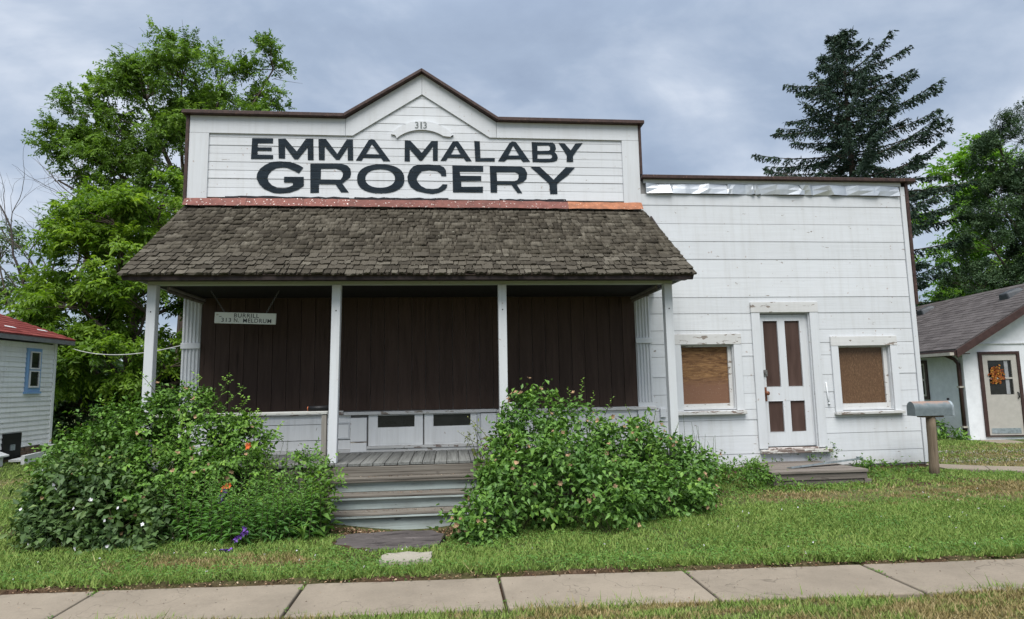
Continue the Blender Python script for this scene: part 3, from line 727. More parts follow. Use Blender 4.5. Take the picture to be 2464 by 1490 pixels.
# --- fluted pilasters
def pilaster(x0, x1):
    zb = 1.262 if x0 < 0 else 1.232
    mb = MB().box(x0, x1, -.014, .018, zb, 2.95)
    n = 5; w = (x1-x0)
    for k in range(n):
        c = x0+w*(k+.5)/n
        for z0, z1 in ((zb+.07, 2.205), (2.30, 2.95)):
            mb.add([(c-w*.075, -.0145, z0), (c-w*.03, -.034, z0), (c+w*.03, -.034, z0), (c+w*.075, -.0145, z0),
                    (c-w*.075, -.0145, z1), (c-w*.03, -.034, z1), (c+w*.03, -.034, z1), (c+w*.075, -.0145, z1)],
                   [(0, 1, 5, 4), (1, 2, 6, 5), (2, 3, 7, 6), (3, 2, 1, 0), (4, 5, 6, 7)])
    p = mb.build('pilaster', W_TRIMZ, store)
    bevel(MB().box(x0-.006, x1+.012, -.050, -.0155, 2.21, 2.296).build('band', W_TRIM, p), .004)
    MB().box(x0, x1, -.030, -.0155, zb+.002, zb+.066).build('base_block', W_TRIM, p)
pilaster(-3.888, -3.634); pilaster(2.905, 3.15)
# --- bulkhead under the shop front
def bulkhead():
    bevel(MB().box(-3.70, -1.56, -.065, .018, 1.215, 1.272, j=.003).build('sill', W_SILL, store), .004)
    bevel(MB().box(-1.557, .70, -.065, .018, 1.200, 1.247, j=.002).build('sill', W_OLD, store), .004)
    bevel(MB().box(.703, 3.17, -.065, .018, 1.188, 1.236, j=.002).build('sill', W_OLD, store), .004)
    boxo('base_board', W_OLD, store, -3.89, .70, -.040, .018, .645, .705, j=.003)
    boxo('base_board', W_OLD, store, .703, 3.15, -.040, .018, .62, .700, j=.003)
    for z0, z1 in ((.71, .845), (.85, 1.075), (1.08, 1.212)):     # left of the doors
        boxo('bulkhead_board', W_SHADE_LIFT, store, -3.885, -1.46, -.012+.004*(z1 > 1.1), .018, z0, z1-.004, j=.001)
    bevel(MB().prism([(-1.70, .86), (-1.47, .86), (-1.47, 1.1), (-1.70, 1.1)], -.022, -.0135, [[(-1.68, .88), (-1.49, .88), (-1.49, 1.08), (-1.68, 1.08)]]).build('moulding', W_TRIM, store), .002)
    for a, b, h in ((-1.455, -1.224, 1.160), (.462, .70, 1.185)):
        boxo('pad_board', W_SHADE_LIFT, store, a, b, -.045, .018, .815, h, bv=.003)
        boxo('pad_board', W_SHADE_LIFT, store, a, b, -.045, .018, .665, .795, bv=.003)
        boxo('pad_joint', m_paint('bare_joint', (.62, .55, .46), peel=.55), store, a, b, -.032, .018, .797, .813)
    boxo('door_threshold', W_SILL, store, -1.222, .41, -.055, .018, .707, .742, j=.003)
    for x0, x1, w0, w1 in ((-1.200, -.402, -1.064, -.523), (-.380, .404, -.246, .309)):
        d = bevel(MB().prism([(x0, .744), (x1, .744), (x1, 1.197), (x0, 1.197)], -.022, .0, [[(w0, 1.012), (w1, 1.012), (w1, 1.185), (w0, 1.185)]]).build('shop_door', W_SHADE_LIFT, store), .003)
        boxo('pane', GLASS, d, w0-.01, w1+.01, .002, .010, 1.0, 1.196)
        boxo('kick_panel', W_SHADE_LIFT, d, w0+.004, w1-.004, -.026, -.0225, .775, .99)
    boxo('jamb', W_TRIMZ, store, .408, .458, -.03, .018, .71, 1.197)
    for z0, z1 in ((.705, .90), (.904, 1.185)):
        boxo('bulkhead_board', W_SHADE_LIFT, store, .705, 2.88, -.012, .018, z0, z1)
    boxo('pad_board', W_TRIM, store, 2.885, 3.15, -.045, .018, .705, 1.185, bv=.003)
bulkhead()
# --- porch roof
def porch_roof():
    e0, e1 = Vector((0, -1.65, 3.030)), Vector((0, -.045, 4.325))
    sl = (e1-e0); Ls = sl.length; sd = sl.normalized(); nrm = Vector((0, -sd.z, sd.y))
    roof = MB()
    vs = []
    for (x0, x1, q) in ((-3.975, 3.245, e0), (-3.93, 3.12, e1)):
        for xx in (x0, x1):
            for off in (-.075, -.012): vs.append(Vector((xx, q.y, q.z))+nrm*off)
    roof.add(vs, [(0, 1, 3, 2), (4, 6, 7, 5), (0, 4, 5, 1), (2, 3, 7, 6), (0, 2, 6, 4), (1, 5, 7, 3)])
    r = roof.build('porch_roof', m_plain('dark_roof_sheathing', (.045, .032, .025), .9), store)
    # four worn shingle shapes, shared
    shapes = []
    for s in range(6):
        rr = random.Random(s+40); n = 4; L0 = .21
        mb = MB(); vs = []
        for lay in (0, 1):
            for i in range(n+1):
                u = -.5+i/n
                vs.append((u, L0, .002 if lay else -.003))
            for i in range(n+1):
                u = -.5+i/n
                but = rr.uniform(-.012, .008)+(.012 if i in (0, n) else 0)*rr.random()
                vs.append((u, but, (.021+rr.uniform(-.004, .009)) if lay else -.001))
        m = n+1; fs = []
        for i in range(n):
            fs.append((2*m+m+i, 2*m+m+i+1, 2*m+i+1, 2*m+i))          # top
            fs.append((m+i, m+i+1, 3*m+i+1, 3*m+i))                  # butt end
        fs += [(0, m, 3*m, 2*m), (m-1, 3*m-1, 4*m-1, 2*m-1)]
        shapes.append(mb.add(vs, fs).mesh('shingle', SHINGLE))
    rows = 18; exp_ = (Ls-.02)/rows
    count = 0; big_v = []; big_f = []; tint = []
    for k in range(rows):
        v = k*exp_-.02
        fr = max(0, v)/Ls
        xl, xr = -4.00+.065*fr, 3.275-.155*fr
        x = xl
        while x < xr-.02:
            w = min(random.choice((.06, .08, .09, .10, .12, .13, .15, .17, .21))*random.uniform(.9, 1.1), xr-x)
            if xr-x-w < .05: w = xr-x
            gap = random.uniform(.005, .016)
            dv = random.uniform(-.016, .016)
            if random.random() < .05: dv += random.uniform(.015, .05)     # broken short
            P = e0+sd*(v+dv)+nrm*.004
            rz = random.gauss(0, .025)
            lift = random.gauss(.01, .018)+(random.uniform(.03, .11) if random.random() < .09 else 0)
            B = Matrix(((1, 0, 0), (0, sd.y, nrm.y), (0, sd.z, nrm.z)))
            R3 = B @ Euler((lift*-1, 0, rz)).to_matrix() @ Matrix.Diagonal((w-gap, 1, random.uniform(.8, 1.3)))
            Mx = R3.to_4x4(); Mx.translation = (x+w/2, P.y, P.z)
            me = random.choice(shapes)
            if count < 300:
                inst('shingle', me, r, Mx); count += 1
            else:
                n0 = len(big_v)
                tv = random.random()
                for q in me.vertices: big_v.append(tuple(Mx @ q.co)); tint.append(tv)
                for p in me.polygons: big_f.append(tuple(i+n0 for i in p.vertices))
            x += w
    o = np_mesh('shingle_field', np.array(big_v), np.array(big_f), SHINGLE_F, r, {'tint': tint})
    o['kind'] = 'stuff'
    # fascia, barge boards, ceiling, beam
    fa = m_plain('dark_brown_fascia', (.030, .019, .017), .6, mottle=.4, scale=10)
    boxo('fascia', fa, store, -3.965, 3.235, -1.628, -1.602, 2.957, 3.018, bv=.003)
    boxo('soffit', fa, store, -3.96, 3.23, -1.60, -1.352, 2.985, 3.0)
    for xx in (-3.972, 3.216):
        MB().add([Vector((xx+dx, y, z)) for dx in (0, .026) for y, z in ((-1.60, 2.96), (-.05, 4.17), (-.05, 4.25), (-1.60, 2.99))],
                 [(0, 1, 2, 3), (7, 6, 5, 4), (0, 4, 5, 1), (1, 5, 6, 2), (2, 6, 7, 3), (3, 7, 4, 0)]).build('barge_board', fa, store)
        MB().add([Vector((xx+.004+dx, y, z)) for dx in (0, .018) for y, z in ((-1.34, 3.01), (-.03, 3.01), (-.03, 4.20), (-1.34, 3.13))],
                 [(0, 1, 2, 3), (7, 6, 5, 4), (0, 4, 5, 1), (1, 5, 6, 2), (2, 6, 7, 3), (3, 7, 4, 0)]).build('porch_gable', W_TRIM, store)
    bevel(MB().box(-3.795, 3.052, -1.350, -1.245, 2.944, 3.004).build('porch_beam', W_GREEN, store), .003)
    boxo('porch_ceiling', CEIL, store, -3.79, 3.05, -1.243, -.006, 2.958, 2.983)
    for xx, sgn in ((-3.60, 1), (2.875, -1)):               # toothed edging along both sides of the ceiling
        teeth = 26; y0, y1 = -1.24, -.04
        pts = [(y0, 2.945), (y1, 2.945)]
        for i in range(teeth, 0, -1):
            ya = y0+(y1-y0)*i/teeth; yb = y0+(y1-y0)*(i-.5)/teeth
            pts += [(ya, 2.898), (yb, 2.855)]
        pts.append((y0, 2.898))
        me = MB().prism(pts, 0, .02)
        me.v = [(xx+sgn*b, a, c) for a, b, c in me.v]
        o = me.build('toothed_edging', m_plain('brown_grey_edging', (.13, .11, .10), .7, mottle=.4), store)
        boxo('edging_rail', m_plain('grey_edging_rail', (.25, .23, .22), .7), o, *( (xx+.021, xx+.035) if sgn > 0 else (xx-.035, xx-.021)), y0, y1, 2.905, 2.93)
porch_roof()
# --- porch posts and rails
def post(xt, xb, zb):
    w = .056
    vs = [(xb+dx, -1.3+dy, zb) for dx, dy in ((-w, -w), (w, -w), (w, w), (-w, w))]+[(xt+dx, -1.3+dy, 2.943) for dx, dy in ((-w, -w), (w, -w), (w, w), (-w, w))]
    o = bevel(MB().add(vs, [(3, 2, 1, 0), (4, 5, 6, 7), (0, 1, 5, 4), (1, 2, 6, 5), (2, 3, 7, 6), (3, 0, 4, 7)]).build('porch_post', W_TRIMZ, store), .008, 2)
    hz = 2.60
    MB().tube([(xt, -1.3-w+.004, hz), (xt, -1.3-w-.002, hz)], .009, 8).build('bolt_hole', BLACK, o)
post(-3.735, -3.742, .664); post(-1.456, -1.483, .664); post(.705, .700, .664); post(2.985, 2.988, .664)
bevel(MB().box(-3.68, -1.545, -1.345, -1.255, 1.278, 1.318, j=.003).build('porch_rail', m_paint('greyed_rail', (.50, .50, .47), peel=.6, wood=(.24, .22, .19), dirt=.4), store), .004)
boxo('rail_cleat', W_OLD, store, -3.1, -2.72, -1.32, -1.28, 1.236, 1.276)
boxo('rail_cleat', OLDWOOD, store, -2.70, -2.56, -1.32, -1.28, 1.225, 1.276)
boxo('rail_post', m_wood('grey_rail_post', (.17, .155, .135), (.34, .32, .285), 'z', .9, .12), store, -1.622, -1.560, -1.335, -1.265, .664, 1.275, bv=.004)
boxo('newel_board', W_TRIMZ, store, .768, .86, -1.335, -1.265, .664, 1.375, bv=.006)
# --- porch deck
def deck():
    d = boxo('porch_deck', OLDWOOD, store, -3.88, 3.08, -1.33, -.01, .50, .618)
    x = -3.90; js = [-.971, -.823, -.666, -.508, -.354, -.199, -.044, .112, .264]
    xs = []
    q = -.971
    while q > -3.8: q -= .157; xs.append(q)
    xs = xs[::-1]+js
    q = .264
    while q < 3.0: q += .155; xs.append(q)
    for a, b in zip(xs[:-1], xs[1:]):
        e = random.uniform(-.012, .012)
        o = MB().box(a+.0035, b-.0035, -1.385+e, -.042, .622, .660+random.uniform(-.002, .003), j=.0015).build('deck_board', DECK, d)
        bevel(o, .005)
    for k, (z0, z1) in enumerate(((.36, .615), (.10, .355))):
        for a, b in ((-3.88, -1.46), (.78, 3.08)):
            boxo('skirt_board', OLDWOOD, d, a, b, -1.362, -1.334, z0, z1-.006, j=.003)
    for z0, z1 in ((.36, .615), (.10, .355)):
        boxo('skirt_board', OLDWOOD, d, 3.082, 3.105, -1.36, -.02, z0, z1-.006, j=.002)
deck()
# --- steps
def steps():
    s = boxo('front_steps', OLDWOOD, store, -1.36, .70, -1.46, -1.37, .02, .43)
    XR = .74
    tr = [(-1.56, .500, -1.445), (-1.75, .327, -1.432), (-1.93, .150, -1.418)]
    back = -1.385
    bevel(MB().box(-1.46, XR, -1.412, -1.386, .502, .617, j=.002).build('riser', STEP, s), .003)
    for k, (yn, zt, xl) in enumerate(tr):
        bevel(MB().box(xl-.02, XR, yn, back+.03 if k == 0 else tr[k-1][0]+.082, zt-.030, zt, j=.002).build('tread', STEP, s), .005)
        bevel(MB().box(xl-.02, XR, yn+.004, yn+.034, zt-.056, zt-.032, j=.002).build('nosing', RISER if k else STEP, s), .004)
        zb = tr[k+1][1]+.002 if k < 2 else -.07
        bevel(MB().box(xl, XR-.01, yn+.062, yn+.084, zb, zt-.034, j=.0015).build('riser', RISER, s), .003)
        back = yn
    for xx in (-1.395, .69):
        MB().add([Vector((xx+dx, y, z)) for dx in (0, .035) for y, z in ((-1.85, -.06), (-1.40, -.06), (-1.40, .43), (-1.85, .08))],
                 [(0, 1, 2, 3), (7, 6, 5, 4), (0, 4, 5, 1), (1, 5, 6, 2), (2, 6, 7, 3), (3, 7, 4, 0)]).build('stringer', OLDWOOD, s)
steps()

# ------------------------------------------------------------------ things on and before the store
def hanging_sign():
    t = thing('hanging_sign', 'narrow white sign lettered BURRILL hanging on two chains under the porch', 'sign', (-2.78, -.75, 2.95))
    M = Matrix.Translation((-3.178, -.75, 2.512)) @ Matrix.Rotation(RAD(1.9), 4, 'Y')
    bm = m_paint('white_sign_board', (.74, .76, .72), peel=.8, dirt=.25)
    bevel(MB().box(0, .808, -.012, .012, 0, .152, M=M).build('board', bm, t), .004)
    ink = m_plain('grey_black_sign_ink', (.045, .055, .055), .6)
    text_part('lettering', 'BURRILL', ink, t, M @ Matrix.Translation((.255, -.0142, .083)), 1, width=.330, height=.056, bold=.007)
    text_part('lettering', '313', ink, t, M @ Matrix.Translation((.092, -.0142, .018)), 1, width=.128, height=.056, bold=.007)
    text_part('lettering', 'N.', ink, t, M @ Matrix.Translation((.258, -.0142, .018)), 1, width=.065, height=.056, bold=.007)
    text_part('lettering', 'MELDRUM', ink, t, M @ Matrix.Translation((.378, -.0142, .016)), 1, width=.372, height=.056, bold=.007)
    MB().box(.060, .092, -.0145, -.0135, .088, .095, M=M).build('lettering', ink, t)
    ch = m_plain('dull_chain_steel', (.20, .20, .21), .5, .5)
    for (a, b) in ((Vector((-3.24, -.75, 2.958)), M @ Vector((.125, 0, .150))), (Vector((-2.335, -.75, 2.958)), M @ Vector((.672, 0, .150)))):
        mb = MB(); n = 13
        for i in range(n):
            p0 = a.lerp(b, i/n); p1 = a.lerp(b, (i+1)/n); d = (p1-p0).normalized(); c = (p0+p1)/2
            s = d.orthogonal().normalized(); s = s if i % 2 else d.cross(s)
            h = (p1-p0).length*.62
            pts = [c+d*h*math.cos(q)+s*.0095*math.sin(q) for q in np.linspace(0, 2*math.pi, 11)]
            mb.tube(pts, .0028, 5, cap=False)
        mb.build('chain', ch, t)
hanging_sign()
def pipe():
    t = thing('black_pipe', 'short black roll with an orange end lying on the porch rail', 'pipe', (-1.65, -1.3, 1.318))
    MB().tube([(-1.79, -1.3, 1.352), (-1.55, -1.3, 1.356)], .033, 14).build('pipe', BLACK, t)
    MB().tube([(-1.803, -1.3, 1.352), (-1.791, -1.3, 1.352)], [.026, .031], 14).build('end_cap', m_plain('orange_end', (.45, .13, .05), .7), t)
pipe()
def platform():
    t = thing('wooden_step', 'low platform of old grey planks below the annex door', 'step', (5.1, -.55, .1))
    ys = [-1.10, -.88, -.66, -.45, -.25, -.05]
    for k in range(5):
        boxo('plank', OLDWOOD, t, 4.43+.025*k+random.uniform(-.01, .01), 5.86-.03*k, ys[k]+.006, ys[k+1]-.006, .296, .336, j=.004, bv=.004)
    boxo('plank', OLDWOOD, t, 4.46, 5.85, -1.075, -1.035, .205, .293, j=.003, bv=.004)
    boxo('plank', OLDWOOD, t, 4.47, 5.80, -1.06, -1.02, .085, .200, j=.003, bv=.004)
    boxo('block', OLDWOOD, t, 5.80, 5.90, -1.09, -.98, .08, .20, j=.004, bv=.004)
    for k in range(4):
        boxo('block', OLDWOOD, t, 4.47, 4.52, -.98+.24*k, -.80+.24*k, .08, .293, j=.006, bv=.004)
    boxo('block', OLDWOOD, t, 5.76, 5.80, -.97, -.06, .08, .293, j=.004)
    boxo('plank', OLDWOOD, t, 4.75, 6.0, -1.22, -1.09, .085, .105, j=.006)
    m = thing('metal_strip', 'long grey metal strip lying across the plank platform', 'metal strip', (5.5, -.6, .336))
    a, b = Vector((4.84, -.82, .342)), Vector((6.14, -.50, .398))
    d = (b-a).normalized(); s = Vector((-d.y, d.x, 0)).normalized()
    w = .05
    MB().add([a-s*w, b-s*w, b+s*w, a+s*w, a-s*w+Vector((0, 0, .028)), b-s*w+Vector((0, 0, .028)), b+s*w+Vector((0, 0, .006)), a+s*w+Vector((0, 0, .006))],
             [(3, 2, 1, 0), (4, 5, 6, 7), (0, 1, 5, 4), (1, 2, 6, 5), (2, 3, 7, 6), (3, 0, 4, 7)]).build('strip', GALV, m)
    boxo('fold', GALV, m, 6.12, 6.16, -.56, -.45, .385, .43)
platform()
def mailbox():
    t = thing('mailbox', 'grey metal mailbox with rusty top on a round wooden post', 'mailbox', (7.19, -.7, .12))
    pts = []
    for i in range(15):
        a = math.pi*i/14
        pts.append((.088*math.cos(a), 1.135+.108*math.sin(a)))
    prof = [(-.088, 1.03), (.088, 1.03)]+pts
    tt = NT('mailbox_steel')
    g = tt.noise(tt.pos(), 14, 5, .65); sp = tt.new('ShaderNodeNewGeometry'); sx = tt.new('ShaderNodeSeparateXYZ'); tt.put(sx.inputs[0], sp.outputs['Normal'])
    rustf = tt.ramp(tt.math('ADD', tt.math('MULTIPLY', sx.outputs[2], .55), tt.math('MULTIPLY', g, .55)), [(.55, 0), (.80, 1)])
    col = tt.mix(rustf, tt.ramp(g, [(.3, (.135, .165, .175)), (.7, (.20, .235, .245))]), (.33, .21, .155))
    mm = tt.bsdf(col, .55, tt.bump(g, .002, .3), .3, .3)
    mb = MB().prism(prof, 6.885, 7.505)
    mb.v = [(b, -.70+a, c) for a, b, c in mb.v]
    mb.f = [tuple(reversed(f)) for f in mb.f]
    bevel(mb.build('box', mm, t), .006, 2)
    mb = MB().prism([(a*1.06, 1.135+(c-1.135)*1.05) for a, c in prof], 7.478, 7.515)
    mb.v = [(b, -.70+a, c) for a, b, c in mb.v]; mb.f = [tuple(reversed(f)) for f in mb.f]
    bevel(mb.build('lid', GALV, t), .004)
    MB().box(7.495, 7.512, -.715, -.685, 1.245, 1.285).build('catch', BLACK, t)
    r = [.072, .066, .064, .066, .062]
    mb = MB().tube([(7.165, -.7, .02), (7.175, -.7, .30), (7.185, -.70, .60), (7.188, -.7, .85), (7.19, -.7, 1.027)], r, 14)
    mb.build('post', OLDPOST, t)
    boxo('bracket', OLDPOST, t, 7.02, 7.36, -.76, -.64, 1.006, 1.029)
mailbox()
def flagstones():
    def slab(name, label, cx, cy, rx, ry, z0, z1, mat, seed, n=26, sq=3.0):
        r = random.Random(seed); top = []; bot = []
        for i in range(n):
            a = 2*math.pi*i/n; c, s = math.cos(a), math.sin(a)
            k = 1+r.uniform(-.10, .06)
            xx = cx+rx*k*math.copysign(abs(c)**(2/sq), c); yy = cy+ry*k*math.copysign(abs(s)**(2/sq), s)
            top.append((xx, yy, z1+r.uniform(-.006, .006))); bot.append((xx+r.uniform(-.01, .01), yy-.01, z0))
        vs = top+bot+[(cx, cy, z1)]
        fs = [(i, (i+1) % n, 2*n) for i in range(n)]+[((i+1) % n, i, n+i, n+(i+1) % n) for i in range(n)]
        o = MB().add(vs, fs).build(name, mat)
        return tag(o, label, 'stone', 'stones in the path to the porch steps')
    slab('flagstone', 'large dark slate slab at the foot of the porch steps', -.62, -2.76, .58, .42, -.12, .032, DARKSTONE, 3)
    slab('flagstone', 'small pale stone set in the grass by the sidewalk', -.40, -3.56, .24, .16, .0, .066, PALE, 4, 20, 4)
flagstones()

# ------------------------------------------------------------------ left neighbour: white clapboard house
def hip_roof(parent, x1, y1, z, w, l, k, mats, name='roof', over=.28):
    """hip roof over x1-w..x1, y1-l..y1 (x1,y1 = right back corner), eave height z, slope k"""
    X1, Y1, X0, Y0 = x1+over, y1+over, x1-w-over, y1-l-over
    h = min(X1-X0, Y1-Y0)/2
    cx = (X0+X1)/2
    a, b = Vector((cx, Y0+h, z+h*k)), Vector((cx, Y1-h, z+h*k))
    c = [Vector((X0, Y0, z)), Vector((X1, Y0, z)), Vector((X1, Y1, z)), Vector((X0, Y1, z))]
    dn = Vector((0, 0, -.02))
    vs = c+[a, b]+[p+dn for p in c]
    r = MB().add(vs, [(0, 1, 4), (1, 2, 5, 4), (2, 3, 5), (3, 0, 4, 5), (9, 8, 7, 6), (0, 6, 7, 1), (1, 7, 8, 2), (2, 8, 9, 3), (3, 9, 6, 0)]).build(name, mats[0], parent)
    f = MB()
    t = .10
    for (xa, xb, ya, yb) in ((X1-.03, X1-.004, Y0, Y1), (X0+.004, X0+.03, Y0, Y1), (X0+.035, X1-.035, Y1-.03, Y1-.004), (X0+.035, X1-.035, Y0+.004, Y0+.03)):
        f.box(xa, xb, ya, yb, z-.02-t, z-.022)
    f.build('fascia', mats[1], parent)
    MB().box(X0+.04, X1-.04, Y0+.04, Y1-.04, z-.075, z-.055).build('soffit', mats[2], parent)
    return r, X1, Y0, Y1, h
def tab_shingles(roof, o, eu, ev, rows, cols, wt, ht, mat, fmat, cap, clip=None, seed=1, jit=.08):
    """rows of asphalt tabs: o = lower corner, eu along the eave, ev up the slope"""
    r = random.Random(seed); eu, ev = eu.normalized(), ev.normalized(); nn = eu.cross(ev).normalized()
    if nn.z < 0: nn = -nn
    mb = MB()
    mb.add([(-.5, 0, .001), (.5, 0, .001), (.5, 0, .008), (-.5, 0, .008), (.5, 1.15, .001), (-.5, 1.15, .001)], [(0, 1, 2, 3), (3, 2, 4, 5), (1, 4, 2), (0, 3, 5)])
    me = mb.mesh('shingle', mat)
    B = Matrix((eu, ev, nn)).transposed()
    V = []; F = []; T = []; cnt = 0
    for k in range(rows):
        for c in range(-1, cols+1):
            u = (c+.5+(.5 if k % 2 else 0))*wt+r.uniform(-.01, .01); v = k*ht
            u0, u1 = u-wt/2, u+wt/2
            if clip:
                lo, hi = clip(v)
                u0, u1 = max(u0, lo), min(u1, hi)
            if u1-u0 < .03: continue
            p = o+eu*((u0+u1)/2)+ev*v+nn*.006
            M = (B @ Matrix.Diagonal((u1-u0-.008, ht, r.uniform(.7, 1.4)))).to_4x4(); M.translation = p
            if cnt < cap: inst('shingle', me, roof, M); cnt += 1
            else:
                n0 = len(V); t_ = r.random()
                for q in me.vertices: V.append(tuple(M @ q.co)); T.append(t_)
                for f in me.polygons:
                    ii = [i+n0 for i in f.vertices]
                    F.append(ii if len(ii) == 4 else ii+[ii[-1]])
    if V:
        me2 = bpy.data.meshes.new('shingle_field'); me2.from_pydata(V, [], [tuple(dict.fromkeys(f)) for f in F]); me2.materials.append(fmat)
        a = me2.attributes.new('tint', 'FLOAT', 'POINT'); a.data.foreach_set('value', np.array(T, np.float32))
        ob = bpy.data.objects.new('shingle_field', me2); C.objects.link(ob); adopt(ob, roof); ob['kind'] = 'stuff'

def left_house():
    XW, YC = -9.36, 6.42
    H = thing('neighbour_house', 'white clapboard house with red shingle roof and blue window trim at the left edge', 'house', (XW-3.5, YC-5, .15))
    wp = m_paint('white_clapboard', (.76, .765, .755), 'y', .78, dirt=.25)
    boxo('wall', BACK, H, XW-7, XW-.03, YC-11, YC-.01, .12, 2.72)
    boxo('upper_wall', wp, H, XW-7.2, XW-1.75, YC-9.5, YC-1.2, 2.75, 3.62)
    wy0, wy1, wz0, wz1 = YC-1.04, YC-.55, 1.64, 2.61
    zs = list(np.linspace(.46, 2.72, 22)); zs[0] = .44
    for z0, z1 in zip(zs[:-1], zs[1:]):
        segs = [(YC-6.0, YC-.07)]
        if z1 > wz0+.01 and z0 < wz1-.01: segs = [(YC-6.0, wy0-.005), (wy1+.005, YC-.07)]
        for a, b in segs:
            sag = .0
            MB().add([(XW, a, z0), (XW, b, z0), (XW-.018, b, z1+.01), (XW-.018, a, z1+.01), (XW-.03, a, z0), (XW-.03, b, z0), (XW-.03, b, z1), (XW-.03, a, z1)],
                     [(0, 1, 2, 3), (4, 5, 1, 0), (1, 5, 6, 2), (0, 3, 7, 4)]).build('clapboard', wp, H)
    boxo('corner_board', m_paint('white_corner', axis='z', base=(.72, .73, .72)), H, XW-.05, XW+.012, YC-.068, YC+.02, .42, 2.77)
    red = [(.135, .030, .026), (.19, .045, .038), (.16, .038, .034), (.22, .06, .05)]
    rm = m_shingle('red_asphalt_shingle', red, wear=.12); rf = m_shingle('red_asphalt_shingle_field', red, attr='tint', wear=.12)
    dk = m_plain('grey_fascia_paint', (.15, .155, .15), .7)
    so = m_plain('white_soffit', (.6, .6, .59), .8)
    rb = m_plain('red_roof_base', (.15, .036, .031), .9)
    r, X1, Y0, Y1, h = hip_roof(H, XW, YC, 2.86, 7.0, 11, .5, (rb, dk, so), over=.27)
    ev = Vector((-1, 0, .5))
    el = ev.length
    L = Y1-(YC-5.5)
    tab_shingles(r, Vector((X1, YC-5.5, 2.86)), Vector((0, 1, 0)), ev, 20, int(L/.30)+1, .30, .14, rm, rf, 280, clip=lambda v: (0, L-v/el), seed=3)
    for (y, d) in ((YC-.62, .62), (YC-1.75, .55)):          # torn tabs showing pale felt
        MB().add([Vector((X1, y, 2.86))+ev*d*.55+Vector((0, 0, .022)), Vector((X1, y+.34, 2.86))+ev*(d*.5)+Vector((0, 0, .022)), Vector((X1, y+.30, 2.86))+ev*(d*.5+.06)+Vector((0, 0, .022)), Vector((X1, y+.05, 2.86))+ev*(d*.55+.05)+Vector((0, 0, .022))],
                 [(0, 1, 2, 3)]).build('torn_shingle', so, r)
    r2, *_ = hip_roof(H, XW-1.72, YC-1.15, 3.70, 5.6, 8.5, .62, (rb, dk, so), name='upper_roof', over=.55)
    w = MB().box(XW-.02, XW+.025, wy0, wy1, wz0, wz1).build('window', m_paint('blue_window_trim', (.20, .36, .60), 'z', .8), H)
    fr = so
    ym = (wy0+wy1)/2
    for z0, z1 in ((wz0+.09, (wz0+wz1)/2-.012), ((wz0+wz1)/2+.012, wz1-.07)):
        fp = MB()
        y0, y1 = wy0+.07, wy1-.07
        fp.prism([(y0, z0), (y1, z0), (y1, z1), (y0, z1)], 0, .02, [[(y0+.035, z0+.035), (y1-.035, z0+.035), (y1-.035, z1-.03), (y0+.035, z1-.03)]])
        fp.v = [(XW+.05-b, a, c) for a, b, c in fp.v]
        fp.build('sash', fr, w)
        MB().box(XW+.026, XW+.032, y0+.03, y1-.03, z0+.03, z1-.025).build('pane', GLASS, w)
    MB().box(XW-.02, XW+.05, wy0-.02, wy1+.02, wz0-.045, wz0-.002).build('sill', w.data.materials[0], w)
    # bottom: brick base, cellar opening, loose boards
    stone = m_plain('brown_base_masonry', (.16, .11, .075), .9, mottle=.5, scale=12)
    k = 0
    for row in range(3):
        y = YC-2.6+.08*(row % 2)
        while y < YC-.2:
            boxo('brick', stone, H, XW-.07, XW-.008+random.uniform(-.006, .006), y, y+.20, .17+row*.085, .245+row*.085, j=.004); y += .215
    boxo('cellar_opening', BLACK, H, XW-.02, XW+.02, YC-1.62, YC-1.05, .23, .76)
    boxo('pipe_bracket', GALV, H, XW+.02, XW+.05, YC-1.4, YC-1.28, .40, .52)
    wd = m_paint('white_loose_board', (.68, .69, .68), 'y', .74, dirt=.3)
    def loose(lab, x0, x1, y0, y1, z, th, tilt=0, rz=0):
        o = MB().box(-(x1-x0)/2, (x1-x0)/2, -(y1-y0)/2, (y1-y0)/2, -th/2, th/2, j=.004).build('board', wd)
        o.location = ((x0+x1)/2, (y0+y1)/2, z); o.rotation_euler = (tilt, 0, rz)
        return tag(o, lab, 'board', 'loose white boards beside the clapboard house')
    c = thing('cellar_hatch', 'low white boarded cellar hatch against the base of the clapboard house', 'hatch', (XW+.5, YC-2.4, .15))
    boxo('front_panel', wd, c, XW+.42, XW+.45, YC-3.6, YC-2.25, .17, .34, j=.004)
    boxo('side_panel', wd, c, XW+.03, XW+.41, YC-2.29, YC-2.26, .17, .34, j=.004)
    MB().add([(XW+.02, YC-3.7, .47), (XW+.50, YC-3.7, .35), (XW+.50, YC-2.15, .35), (XW+.02, YC-1.95, .47), (XW+.02, YC-3.7, .50), (XW+.50, YC-3.7, .38), (XW+.50, YC-2.15, .38), (XW+.02, YC-1.95, .50)],
             [(3, 2, 1, 0), (4, 5, 6, 7), (0, 1, 5, 4), (1, 2, 6, 5), (2, 3, 7, 6), (3, 0, 4, 7)]).build('lid', wd, c)
    boxo('bottom_rail', RUST, c, XW+.40, XW+.46, YC-3.6, YC-2.26, .12, .168)
    loose('long white board lying on the ground beside the cellar opening', XW+.12, XW+.42, YC-1.75, YC+.25, .235, .04, .02, .12)
    loose('white board leaning on edge in front of the cellar opening', XW+.55, XW+.62, YC-2.0, YC-1.15, .24, .20, 0, .18)
    loose('short white board propped at the house corner', XW+.05, XW+.35, YC-.5, YC+.12, .40, .03, -.10, .1)
    # cable
    a, b = Vector((XW+.24, YC+.22, 2.66)), Vector((-3.93, .35, 2.315))
    pts = [a.lerp(b, i/16)+Vector((0, 0, -.16*4*(i/16)*(1-i/16))) for i in range(17)]
